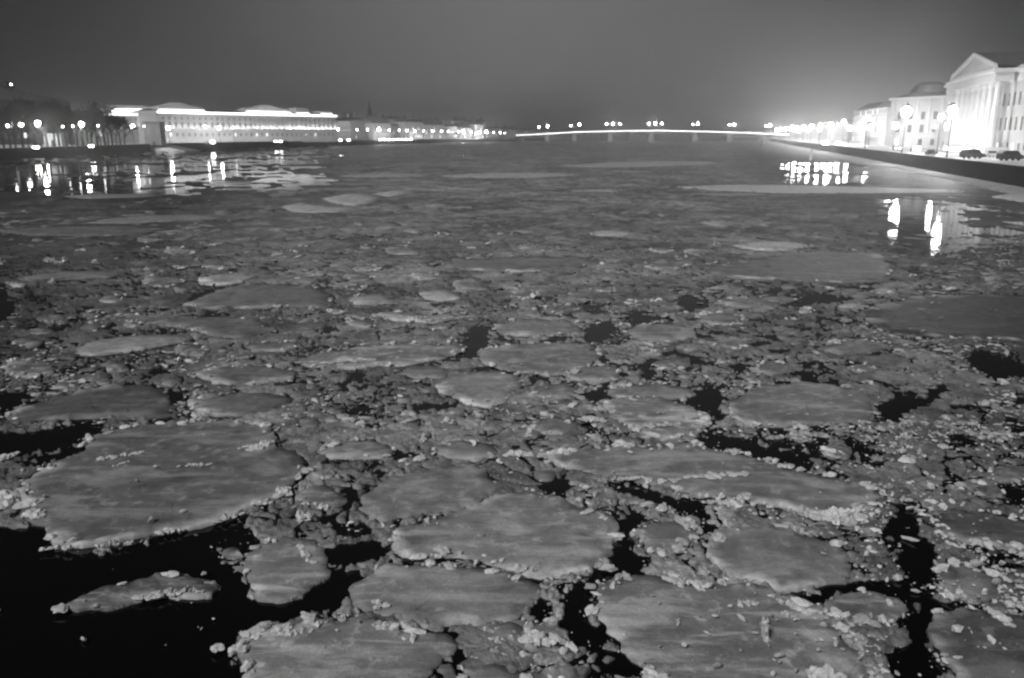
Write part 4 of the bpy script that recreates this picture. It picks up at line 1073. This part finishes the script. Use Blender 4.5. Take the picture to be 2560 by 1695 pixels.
n = 34; step = (L_-4)/n
for i in range(n):
    x = 2+step*i
    if i in (0, 1, 2) or 9 < i < 13 or i > 16:
        mb = MB(); mb.lathe(x, -.55, [(.5, 9.5), (.44, 9.9), (.36, Hc-.9), (.5, Hc-.5), (.5, Hc-.01)], 8); mb.build("column", M_STONE, root)
add_windows(root, L_, (10.4,), 33, 1.5, 3.6, 0, x0=2+step*.0)
add_windows(root, L_, (15.6,), 33, 1.2, 1.8, 0, x0=2+step*.0)
add_windows(root, L_, (4.6,), 33, 1.3, 2.2, .12, x0=2+step*.0)
def lx(px_):   # photo column -> local x on the facade
    # intersect view ray with the facade line
    x, y, _ = ray(px_, 336); ux, uy = (PB[0]-PA[0])/L_, (PB[1]-PA[1])/L_
    # (PA + u*s) parallel to (x,y)
    return (PA[1]*x - PA[0]*y)/(ux*y - uy*x)
for (a_, b_, h1, sh) in ((405, 522, 3.2, 5), (432, 492, 5.0, 6), (622, 735, 3.3, 4), (655, 712, 5.4, 8), (748, 782, 4.2, 2), (808, 838, 2.6, 2)):
    xa, xb = lx(a_), lx(b_)
    mb = MB(); mb.frustum(xa, xb, 2.0 if h1 < 5 else 3.5, 14, Hc+1.61, Hc+1.6+h1*.75, 0.4, .2)
    mb.frustum(xa+.3, xb-.3, 2.3 if h1 < 5 else 3.8, 13.5, Hc+1.6+h1*.75+.004, Hc+1.6+h1*1.15, sh, 1.5); mb.build("attic", M_STONE, root)
    mb = MB(); mb.box(xa+.5, xb-.5, 1.5 if h1 < 5 else 3.0, 1.9 if h1 < 5 else 3.4, Hc+2.0, Hc+2.6 if h1 < 5 else Hc+4.4); mb.build("attic_lights", M_STRIP, root)
    if h1 > 5: uplight(root, xa-8, xb+8, -3.0, Hc+1.2, 1500, 2.6, .4)
for i in range(3):
    xa = L_*i/3+.5; xb = L_*(i+1)/3-.5
    uplight(root, xa, xb, -1.2, 9.9, (1300, 2000, 3000)[i], 6.0, .4)
    uplight(root, xa, xb, -9, 0.8, (2300, 2000, 1500)[i], 11)
# floodlit block behind the trees
BA = (xat(236, 560), 560); BB = (xat(392, 560), 560)
root, L_ = facade_root("domed_block", BA, BB, LZ, "floodlit block with two glowing ledges showing over the bare trees", "building")
Hc = zat(288, 560)-LZ
mb = MB(); mb.box(0, L_, 0, 24, 0, Hc); mb.build("wall", M_WALLD, root)
mb = MB(); mb.box(-.6, L_+.6, -.8, 24.4, Hc+.004, Hc+.9); mb.build("cornice", M_STONE, root)
mb = MB(); mb.box(0, L_, -1.1, -.805, Hc-.2, Hc+1.0); mb.build("cornice_lights", M_STRIP, root)
h2 = zat(270, 560)-LZ
mb = MB(); mb.box(5, L_-6, 3, 20, Hc+.91, h2); mb.frustum(4.6, L_-5.6, 2.6, 20.4, h2+.004, h2+1.8, 5, 5); mb.build("attic", M_WALL, root)
mb = MB(); mb.box(5, L_-6.2, 2.2, 2.595, h2-2.4, h2-.6); mb.build("attic_lights", M_STRIP, root)
add_windows(root, L_, (5, 10, 15), 9, 1.4, 2.4, .2)
uplight(root, 1, L_-1, -1.6, Hc-7, 700, 6, .4)
# dark kiosk
x, y, z = at(385, 305, 452)
root = empty("kiosk", (x, y, LZ)); tag(root, "dark flat-roofed kiosk at the end of the left quay", "kiosk")
mb = MB(); mb.box(-4.2, 4.2, -3, 3, 0, z-LZ-.4); mb.build("wall", M_WALLD, root)
mb = MB(); mb.box(-4.7, 4.7, -3.5, 3.5, z-LZ-.396, z-LZ); mb.build("roof", M_ROOF, root)
mb = MB(); mb.box(-.6, .6, -3.06, -3.004, 0, 2.2); mb.build("door", M_IRON, root)
# dark mass at the left edge: broad roofed building with a signal light
x, y, z = at(45, 214, 480)
root = empty("dark_building", (xat(-60, 480), 480, LZ)); tag(root, "dark building with a sloping roof and a light on it, behind the left trees", "building")
w_ = xat(95, 480)-xat(-60, 480); zr = zat(250, 480)-LZ; zt = zat(206, 480)-LZ
mb = MB(); mb.box(-20, w_, 0, 40, 0, zr); mb.build("wall", mat("dark_render_wall", .03, .8, .2, .2, .3), root)
mb = MB(); mb.frustum(-21, w_+1, -1, 41, zr+.004, zt-2, 26, 12); mb.frustum(6, w_-24, 11.5, 28, zt-1.996, zt+1.6, 5, 6); mb.build("roof", M_ROOF, root)
add_windows(root, w_, (4, 10), 9, 1.5, 2.6, .25)
make_lamp("roof_lamp", (xat(46, 476), 476, zat(226, 476)), zat(213, 476)-zat(226, 476)+.9, 1, 1, "single lamp shining above the dark sloping roof at the left margin", cat="lamp", headr=.45, mate=M_LAMPS)
# pale lit doorway behind the trees
root = empty("pavilion", (xat(130, 372), 372, LZ)); tag(root, "small pale lit pavilion seen between the trunks of the left trees", "pavilion")
mb = MB(); mb.box(-4, 4, 0, 5, 0, 6.4); mb.build("wall", M_WALL, root)
mb = MB(); mb.frustum(-4.6, 4.6, -.6, 5.6, 6.404, 7.6, 2, 2); mb.build("roof", M_ROOF, root)
mb = MB(); mb.box(-.8, .8, -.06, -.004, 0, 3.4); mb.build("door", M_IRON, root)
light('POINT', "porch_light", (-1.5, -4, 3.5), 700, root, shadow_soft_size=.3)

# --- skyline houses between palace and bridge
SK = [(846,878,302,700,.8,"tall narrow pale house right beside the palace end"),(880,912,300,730,.5,"grey house with two chimneys left of the dark spire"),
      (934,978,308,750,1.0,"gabled pale house just right of the dark spire"),(980,1012,314,780,.35,"low dim house right of the gabled pale house"),
      (1014,1058,304,790,1.1,"first pale lit block, with a flat roof"),(1060,1112,311,830,.9,"wide pale block at the middle of the far left skyline"),
      (1113,1144,316,860,.45,"dim house left of the dark gap in the skyline"),(1152,1186,319,900,1.1,"brightly lit low house right of the dark gap"),
      (1187,1210,311,920,.9,"block with a tall chimney near the bridge"),(1212,1262,323,960,.6,"last low building before the bridge")]
for i, (a_, b_, top, Y, lit, lab) in enumerate(SK):
    Y += 75
    x0_, x1_ = xat(a_, Y), xat(b_, Y+25)
    root, L_ = facade_root("town_house", (x0_, Y), (x1_, Y+25), LZ, lab, "house", "houses on the far left skyline")
    H_ = zat(top, Y)-LZ
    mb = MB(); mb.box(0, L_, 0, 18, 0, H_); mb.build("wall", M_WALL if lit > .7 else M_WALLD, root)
    mb = MB()
    if i in (2, 7): mb.prism([(-1, H_+.004), (19, H_+.004), (9, H_+6)], -.3, L_+.3)
    else: mb.frustum(-.4, L_+.4, -.4, 18.4, H_+.004, H_+2.5, 3, 4)
    rf = mb.build("roof", M_ROOF, root)
    for cx_ in ((.25, .75) if i != 8 else (.5,)):
        mb = MB(); mb.box(L_*cx_-1, L_*cx_+1, 6, 8, H_+1.5, H_+(6.5 if i != 8 else 10)); mb.build("chimney", M_WALLD, rf)
    add_windows(root, L_, [2.5+4.2*k for k in range(max(1, int((H_-3)/4.2)))], max(3, int(L_/4.5)), 1.5, 2.2, .25, x0=1.2)
    if lit > .85: uplight(root, 1, L_-1, -8, .8, 1800*lit, H_*.5)
# rear dark roofscape and the spire
root = empty("church_spire", (xat(926, 900), 900, LZ)); tag(root, "dark pointed church spire rising over the far left skyline", "church tower")
zs = zat(300, 900)-LZ; zt = zat(258, 900)-LZ
mb = MB(); mb.box(-3.5, 3.5, -3.5, 3.5, 0, zs-2); mb.build("tower", M_ROOF, root)
mb = MB(); mb.lathe(0, 0, [(4.2, zs-1.996), (4.0, zs+5), (2.8, zs+6), (2.6, zs+10), (1.5, zs+13), (.4, zt+2)], 8); mb.build("spire", M_ROOF, root)
DK = [(842,905,294,"long dark roof behind the houses left of the spire"),(905,1005,290,"dark stepped roof right behind the spire"),(1000,1120,299,"dark roof behind the pale blocks"),
      (1128,1160,294,"dark tall block filling the gap in the skyline"),(1150,1215,297,"dark roof behind the lit low house"),(1210,1290,316,"dark low roofs beside the bridge foot"),
      (430,560,278,"dark roof rising behind the palace's left half"),(700,800,283,"dark roof behind the palace's right half")]
for i, (a_, b_, top, lab) in enumerate(DK):
    Y = 1075 if i < 6 else 800
    x0_, x1_ = xat(a_, Y), xat(b_, Y); H_ = zat(top, Y)-LZ
    root, L_ = facade_root("dark_house", (x0_, Y), (x1_, Y), LZ, lab, "house", "dark houses in the second row")
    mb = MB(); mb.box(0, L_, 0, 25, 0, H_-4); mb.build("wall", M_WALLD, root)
    mb = MB(); k_ = L_/3
    mb.frustum(-.5, L_+.5, -.5, 25.5, H_-3.996, H_-.5, L_*.12, 6); rf = mb.build("roof", M_ROOF, root)
    for q in range(int(L_/11)):
        mb = MB(); mb.box(5+q*10.5, 6.5+q*10.5, 8, 10, H_-2.5, H_+1.0+(q*37 % 5)*.4); mb.build("chimney", M_ROOF, rf)
    add_windows(root, L_, [H_-9], max(3, int(L_/7)), 1.6, 2.4, .12)

# --- bridge
BX0, BX1, BY = xat(1281, 1090), xat(1972, 1090), 1090
root = empty("bridge", (0, 0, 0)); tag(root, "long low bridge with a glowing railing across the river in the distance", "bridge")
def deckz(px_): return zat(np.interp(px_, [1281, 1340, 1450, 1560, 1640, 1760, 1880, 1972], [340, 337, 331, 328.5, 328, 330, 334, 338]), BY)
cols = np.linspace(1281, 1972, 60)
vs = []; fs = []
for c in cols:
    x = xat(c, BY); z = float(deckz(c))
    for (yy, zz) in ((0, z-1.1), (0, z-.1), (18, z-.1), (18, z-1.1)): vs.append((x, BY+yy, zz))
for i in range(len(cols)-1):
    k_ = 4*i
    for j in range(4): fs.append((k_+j, k_+4+j, k_+4+(j+1) % 4, k_+(j+1) % 4))
mesh_obj("deck", vs, fs, M_WALLD, root)
vs = []; fs = []
for c in cols:
    x = xat(c, BY); z = float(deckz(c))
    for (yy, zz) in ((-.35, z+.25), (-.35, z+1.15), (-.15, z+1.15), (-.15, z+.25)): vs.append((x, BY+yy, zz))
for i in range(len(cols)-1):
    k_ = 4*i
    for j in range(4): fs.append((k_+j, k_+4+j, k_+4+(j+1) % 4, k_+(j+1) % 4))
mesh_obj("railing_lights", vs, fs, M_STRIPB, root)
PIER = [1293, 1368, 1436, 1526, 1628, 1737, 1826, 1912, 1968]
for c in PIER:
    x = xat(c, BY); z = float(deckz(c)); w_ = 2.6 if c != 1293 else 9
    mb = MB(); mb.prism([(-w_, -1), (-w_*1.15, 2), (-w_*.9, z-3), (-w_, z-1.2), (w_, z-1.2), (w_*.9, z-3), (w_*1.15, 2), (w_, -1)], -1.2, 19, 'y')
    mb.v = [(vx+x, vy+BY, vz) for vx, vy, vz in mb.v]; mb.build("pier", M_STONE, root)
for a_, b_ in zip(PIER[:-1], PIER[1:]):
    xa, xb = xat(a_, BY)+2.9, xat(b_, BY)-2.9
    za, zb = float(deckz(a_))-1.2, float(deckz(b_))-1.2
    n = 14; vs = []; fs = []
    for i in range(n+1):
        t = i/n; x = xa+(xb-xa)*t; zt_ = za+(zb-za)*t; zl = zt_-.5-min(3.6, (zt_-1)*.6)*(2*t-1)**2
        vs += [(x, BY+.5, zt_+.05), (x, BY+.5, zl), (x, BY+17.5, zl), (x, BY+17.5, zt_+.05)]
    for i in range(n):
        k_ = 4*i
        for j in range(4): fs.append((k_+j, k_+4+j, k_+4+(j+1) % 4, k_+(j+1) % 4))
    mesh_obj("arch_span", vs, fs, M_WALLD, root)
BL = [(1347,319,.8,"left of the first pair"),(1369,318,1.1,"right of the first pair"),(1427,316,.8,"left of the second pair"),(1448,314,1.2,"right of the second pair"),
      (1516,312,1.0,"left of the left-hand trio"),(1532,312,1.1,"middle of the left-hand trio"),(1549,312,1.0,"right of the left-hand trio"),
      (1621,311,1.0,"left of the trio at the highest point"),(1637,311,1.1,"middle of the trio at the highest point"),(1653,311,1.0,"right of the trio at the highest point"),
      (1731,312,.7,"left of the third pair"),(1743,312,1.2,"right of the third pair"),(1822,314,.8,"left of the fourth pair"),(1834,314,1.1,"right of the fourth pair"),
      (1914,316,.7,"left of the fifth pair"),(1923,316,1.3,"right of the fifth pair"),(1978,317,.9,"the single one at the right end")]
for q_, (c, top, hr, lab) in enumerate(BL):
    z = float(deckz(c)); yb = BY+1.2 if q_ % 2 else BY+16.8
    make_lamp("bridge_lamp", (xat(c, yb), yb, z-.08), zat(top, yb)-z+.9, 1, 1, f"lamp post on the distant bridge, {lab}", headr=hr*1.15, group="lamp posts on the bridge", power=22000 if q_ in (5, 8, 13) else None)
# far houses beyond the bridge
FH = [(1290,1340,322),(1345,1400,325),(1405,1450,322),(1455,1500,327),(1505,1560,325),(1570,1640,328),(1650,1720,326),(1730,1790,328),(1800,1850,325),(1855,1905,322),(1910,1960,320),(1965,2010,318)]
for i, (a_, b_, top) in enumerate(FH):
    Y = 1920; x0_, x1_ = xat(a_, Y), xat(b_, Y); H_ = zat(top, Y)-.6
    where = ["behind the left end of the bridge","left of the bridge's first lamp post","behind the second bridge lamp post","right of the second bridge lamp post","behind the third bridge lamp post","left of the bridge's highest lamp post","right of the bridge's highest lamp post","behind the fifth bridge lamp post","left of the sixth bridge lamp post","right of the sixth bridge lamp post","behind the seventh bridge lamp post","behind the right end of the bridge"][i]
    root, L_ = facade_root("far_house", (x0_, Y), (x1_, Y), .6, f"tiny dim house on the far shore, {where}", "house", "houses on the shore beyond the bridge")
    mb = MB(); mb.box(0, L_, 0, 30, 0, H_-3); mb.build("wall", M_WALLD, root)
    mb = MB(); mb.frustum(-1, L_+1, -1, 31, H_-2.996, H_, 8, 10); mb.build("roof", M_ROOF, root)
    add_windows(root, L_, [H_-8], 5, 3, 3, .45)

# --- right bank buildings
FR = lambda Y: 113 + 0.27*(Y-132)
def facept(px_):   # point of the right building line seen at photo column px
    r_ = ray(px_, 336); q = r_[0]/r_[1]
    Y = (113-0.27*132)/(q-0.27); return (FR(Y), Y)
A = facept(2354); B = (FR(120), 120)
root, L_ = facade_root("portico_building", A, B, QZ, "floodlit classical building with columns and a pediment on the right bank", "building")
Hc = zat(205, A[1])-QZ - 1.2
depth = 34
mb = MB(); mb.box(0, L_, 0, depth, 0, Hc-3.2); mb.build("wall", M_WALL, root)
mb = MB(); mb.box(-.3, L_+.3, -.3, depth+.3, Hc-3.196, Hc-.8); mb.build("frieze", M_STONE, root)
mb = MB(); mb.box(-1.0, L_+1, -1.1, depth+1, Hc-.796, Hc+.2); mb.box(-.6, L_+.6, -.6, depth+.6, Hc+.204, Hc+1.0); mb.build("cornice", M_STONE, root)
mb = MB(); mb.frustum(0, L_, .2, depth-.2, Hc+1.004, Hc+5.0, 8, 14); mb.build("roof", M_ROOF, root)
def rx(px_):
    P_ = facept(px_); return math.hypot(P_[0]-A[0], P_[1]-A[1])
pa, pb = rx(2416), rx(2527)
pd = 6.0                                          # portico stands forward of the wall
mb = MB(); mb.box(pa, pb, -pd, -1.2, Hc-3.19, Hc-.806); mb.build("entablature", M_STONE, root)
mb = MB(); mb.box(pa-.8, pb+.8, -pd-.9, -1.104, Hc-.79, Hc+.25); mb.build("portico_cornice", M_STONE, root)
apex = zat(128, facept(2471)[1]*.975)-QZ
mb = MB(); mb.prism([(pa-.5, Hc+.26), (pb+.5, Hc+.26), ((pa+pb)/2, apex-.7)], -pd, -pd+.9, 'y'); mb.build("pediment", M_WALL, root)
mb = MB()
for s_, e_ in (((pa-.9), 0), ((pb+.9), 1)):
    mb.prism([(s_, Hc+.27), (s_, Hc+1.2), ((pa+pb)/2, apex+.2), ((pa+pb)/2, apex-.68)], -pd-.7, -pd+.3-.304, 'y')
mb.build("raking_cornice", M_STONE, root)
mb = MB(); mb.prism([(pa-.9, Hc+1.02), (pa-.9, Hc+1.30), ((pa+pb)/2, apex+.5), (pb+.9, Hc+1.30), (pb+.9, Hc+1.02), ((pa+pb)/2, apex+.22)], -pd+.003, depth*.8, 'y'); mb.build("gable_roof", M_ROOF, root)
mb = MB(); mb.prism([(pa-.95, Hc+1.21), ((pa+pb)/2, apex+.21), (pb+.95, Hc+1.21), (pb+.95, Hc+1.35), ((pa+pb)/2, apex+.4), (pa-.95, Hc+1.35)], -pd-.75, -pd-.1, 'y'); mb.build("gable_roof_edge", M_STONE, root)
nc = 8
for i in range(nc):
    x = pa+1.6+(pb-pa-3.2)*i/(nc-1)
    mb = MB(); mb.lathe(x, -pd+1.7, [(1.3, 1.8), (1.3, 2.3), (1.05, 2.7), (1.02, 10), (.82, Hc-4.8), (.85, Hc-4.6), (1.2, Hc-4.0), (1.2, Hc-3.2)], 14); mb.build("column", M_STONE, root)
mb = MB(); mb.box(pa-.3, pb+.3, -pd-.2, -.004, 0, 1.8-.004); mb.build("podium", M_STONE, root)
mb = MB()
for k_ in range(4): mb.box(pa+8, pb-8, -pd-2.5+k_*.45, -pd-.21, k_*.4, k_*.4+.397)
mb.build("stairs", M_STONE, root)
add_windows(root, L_, (6.5, 13.2), int(L_/4.6), 1.7, 3.6, 0, frame=M_STONE)
add_windows(root, L_, (1.2,), int(L_/4.6), 1.4, 1.8, .15, frame=M_STONE)
uplight(root, 0, pa-1, -12, .8, 2000, 14)
uplight(root, pa, pb, -9, .8, 2000, 11)
uplight(root, pb+1, L_, -12, .8, 3600, 14)
# second: end facade with a dark roof tower behind
A2 = (xat(2219, 362), 362); B2 = (xat(2360, 338), 338)
root, L_ = facade_root("low_classical_house", A2, B2, QZ, "low pale classical house left of the portico building, behind the brightest lamp", "building")
H_ = zat(251, 362)-QZ
mb = MB(); mb.box(0, L_, 0, 22, 0, H_); mb.build("wall", M_WALL, root)
mb = MB(); mb.box(-.7, L_+.7, -.9, 22.7, H_+.004, H_+1.0); mb.build("cornice", M_STONE, root)
for i in range(5):
    x = 2+(L_-4)*i/4; mb = MB(); mb.box(x-.45, x+.45, -.4, -.004, 5.0, H_-.01); mb.build("pilaster", M_STONE, root)
mb = MB(); mb.box(-.3, L_+.3, -.5, -.404, 4.4, 4.9); mb.build("string_course", M_STONE, root)
add_windows(root, L_, (6.2, 11.5), 4, 1.8, 3.2, 0, x0=2.0); add_windows(root, L_, (1.0,), 4, 1.8, 2.6, .3, x0=2.0)
mb = MB(); mb.frustum(.5, L_-.5, .5, 21.5, H_+1.004, H_+3, 4, 6); mb.build("roof", M_ROOF, root)
uplight(root, 1, L_-1, -9, .8, 300, 11)
root = empty("roof_tower", (xat(2312, 372), 372, QZ)); tag(root, "broad dark round tower with a stepped roof behind the low classical house", "tower")
h0, h1, h2 = zat(243, 372)-QZ, zat(222, 372)-QZ, zat(205, 372)-QZ
mb = MB(); mb.lathe(0, 0, [(8.2, 0), (8.2, h0), (9.0, h0+.4), (9.0, h0+1)], 16); mb.build("wall", M_ROOF, root)
mb = MB(); mb.lathe(0, 0, [(8.6, h0+1.004), (7.6, h1), (6.9, h1+.1), (6.4, h2-1.5), (4.0, h2), (.6, h2+.3)], 16); mb.build("roof", M_ROOF, root)
# third and fourth
for (a_, b_, Ya, Yb, top, lab, en, wm) in ((2166, 2212, 452, 415, 277, "lit house beyond the low classical one, behind the third quay lamp", 400, M_WALL),
                                          (2130, 2164, 505, 470, 279, "dark narrow house at the end of the right-hand row", 0, M_WALLD)):
    A3 = (xat(a_, Ya), Ya); B3 = (xat(b_, Yb), Yb)
    root, L_ = facade_root("embankment_house", A3, B3, QZ, lab, "house")
    H_ = zat(top, Ya)-QZ
    mb = MB(); mb.box(0, L_, 0, 20, 0, H_); mb.build("wall", wm, root)
    mb = MB(); mb.box(-.5, L_+.5, -.6, 20.5, H_+.004, H_+.7); mb.build("cornice", M_STONE if en else M_ROOF, root)
    mb = MB(); mb.frustum(0, L_, .3, 19.7, H_+.704, H_+4.2, 4, 6); mb.build("roof", M_ROOF, root)
    add_windows(root, L_, (1.5, 6.5, 11.5, 16), max(4, int(L_/5)), 1.5, 2.6, .15)
    if en: uplight(root, 1, L_-1, -8, .8, en, 10)
# more houses fading into the lamp cluster
for i, (Ya, top, lab) in enumerate(((560, 300, "dim house nearest the lamp cluster on the right bank"), (690, 308, "dim house in the middle behind the lamp cluster"), (840, 316, "farthest dim house behind the lamp cluster"))):
    A3 = (FR(Ya+90)+18, Ya+90); B3 = (FR(Ya)+18, Ya)
    root, L_ = facade_root("embankment_house", A3, B3, QZ, lab, "house")
    H_ = 17-i
    mb = MB(); mb.box(0, L_, 0, 20, 0, H_); mb.build("wall", M_WALLD, root)
    mb = MB(); mb.frustum(-.5, L_+.5, -.5, 20.5, H_+.004, H_+3, 4, 6); mb.build("roof", M_ROOF, root)
    add_windows(root, L_, (1.5, 6, 10.5), 9, 1.5, 2.4, .15)

# ------------------------------------------------------------------ cars
def make_car(loc, rz, paint, label, lights=False, group=None, van=False, hl=None):
    root = empty("parked_car" if not lights else "car", loc, rz); tag(root, label, "van" if van else "car", group)
    w_ = .88
    if van: body = [(-2.5,.35),(-2.6,1.0),(-2.45,1.6),(-2.2,1.95),(-1.8,2.08),(0.6,2.12),(1.1,2.0),(1.75,1.3),(2.35,1.12),(2.5,.9),(2.5,.35)]
    else: body = [(-2.1,.32),(-2.2,.75),(-2.05,.95),(-1.5,1.0),(1.0,1.0),(2.0,.86),(2.15,.7),(2.12,.32)]
    mb = MB(); mb.prism(body, -w_, w_, 'y'); mb.build("body", paint, root)
    mb = MB()
    if van: mb.prism([(-1.9,1.3),(-1.9,1.85),(.55,1.9),(1.0,1.85),(1.55,1.3)], -w_-.01, w_+.01, 'y')
    else: mb.prism([(-1.45,1.0),(-1.0,1.45),(.25,1.47),(1.0,1.0)], -w_*.86, w_*.86, 'y')
    mb.build("cabin_glass" if not van else "side_window", M_GLASS, root)
    if not van:
        mb = MB(); mb.box(-.98, .25, -w_*.8, w_*.8, 1.474, 1.51); mb.build("roof", paint, root)
    for x in (-1.35, 1.35):
        for y in (-w_-.02, w_-.18):
            mb = MB(); p = []; 
            n_ = 12; pr = [(x+.33*math.cos(2*math.pi*i/n_), .33+.33*math.sin(2*math.pi*i/n_)) for i in range(n_)]
            mb.prism(pr, y, y+.2, 'y'); mb.build("wheel", M_TYRE, root)
    for y in (-.6, .6):
        mb = MB(); r = hl or .12
        mb.box(2.13+(.3 if van else 0), 2.2+(.3 if van else 0), y-r, y+r, .6, .6+2*r); mb.build("headlight", M_HEAD if lights else M_GLASS, root)
    return root
tang = math.atan2(1, .27)
def rcar(px_, Y, off, **kw): 
    q = ray(px_, 350); x = q[0]/q[1]*Y
    return (x, Y, QZ)
make_car(rcar(2436, 186, 0), .12, M_CARD, "dark van parked on the right embankment, in front of the portico's left columns", van=True)
make_car(rcar(2532, 172, 0), .12, M_CARD, "dark van parked at the right margin, in front of the portico's right wing", van=True)
make_car(rcar(2484, 200, 0), tang, M_CARP, "pale car standing between the two dark vans on the right bank")
make_car(rcar(2330, 215, 0), tang, M_CARD, "dark car parked between the brightest lamp and the nearest lamp on the right bank")
make_car(rcar(2290, 262, 0), -math.pi/2-.2, M_CARD, "car driving towards the view with glaring headlights on the right embankment", lights=True, hl=.45)
make_car(rcar(2243, 285, 0), -math.pi/2-.2, M_CARD, "car with small headlights below the brightest right lamp", lights=True, hl=.2)
make_car(rcar(2062, 420, 0), -math.pi/2-.2, M_CARD, "car with strong headlights low in the lamp cluster", lights=True, hl=.75)
make_car(rcar(2096, 400, 0), -math.pi/2-.2, M_CARD, "car with headlights at the near end of the lamp cluster", lights=True, hl=.6)
cw = ["first of the row, left of the spire","under the spire","just right of the spire","before the first gabled house","under the gabled house's right corner","behind the gabled house's car","before the first pale block's left end","before the first pale block's middle","before the first pale block's right end","last of the row"]
for i, px_ in enumerate((852, 872, 952, 962, 974, 984, 996, 1006, 1016, 1027)):
    Y = 690+(px_-845)*.75
    x = at(px_, 348, Y)[0]
    make_car((x, Y, LZ), -math.pi/2+.1, M_CARD, f"distant car with headlights on the left embankment, {cw[i]}", lights=True, hl=.55, group="cars queueing on the far left embankment")
for i, (px_, Y, lab) in enumerate(((230, 352, "car with headlights beside the round bright lamp on the left bank"), (92, 320, "car with headlights below the brightest lamp on the left bank"), (532, 520, "car with bright headlights before the palace's left half"), (690, 590, "car with headlights before the palace, left of its domed attic"), (702, 592, "car with headlights before the palace, close behind another"))):
    x = at(px_, 350, Y)[0]
    make_car((x, Y, LZ), -math.pi/2+.2, M_CARD, lab, lights=True, hl=.4 if i != 2 else .6)
# small things at the water's edge on the right
px_, py_ = 2026, 401; x, y = ground(px_, py_)
root = empty("mooring_post", (x, y, 0)); tag(root, "pale mooring post standing in the ice near the far part of the right quay", "post")
mb = MB(); mb.lathe(0, 0, [(.5,-1),(.5,1.2),(.35,1.5),(.3,3.4),(.42,3.5),(.42,3.8),(.1,4.0)], 10); mb.build("shaft", M_STONE, root)
x, y = ground(1903, 366); root = empty("river_buoy", (x, y, 0)); tag(root, "small dark buoy in the ice before the right end of the bridge", "buoy")
mb = MB(); mb.lathe(0, 0, [(1.2,-.6),(1.6,0),(1.6,.8),(.6,1.0)], 12); mb.build("float", M_IRON, root)
mb = MB(); mb.lathe(0, 0, [(.5,1.004),(.35,3.4),(.7,3.5),(.7,4.6),(.1,5.0)], 8); mb.build("topmark", M_IRON, root)

# ------------------------------------------------------------------ winter haze
mb = MB(); mb.box(-1850, 1850, -90, 3050, -2.2, 75)
hz = bpy.data.materials.new("winter_haze"); hz.use_nodes = True
t = hz.node_tree
for n_ in list(t.nodes): t.nodes.remove(n_)
oo = t.nodes.new('ShaderNodeOutputMaterial'); pv = t.nodes.new('ShaderNodeVolumePrincipled')
pv.inputs['Color'].default_value = (.9, .9, .9, 1); pv.inputs['Density'].default_value = 0.0008; pv.inputs['Anisotropy'].default_value = 0.80
t.links.new(pv.outputs[0], oo.inputs['Volume'])
o = mb.build("haze", hz); tag(o, "thin winter haze hanging over the river", "haze", kind='stuff')
print("meshes", len([o for o in scene.objects if o.type == 'MESH']))
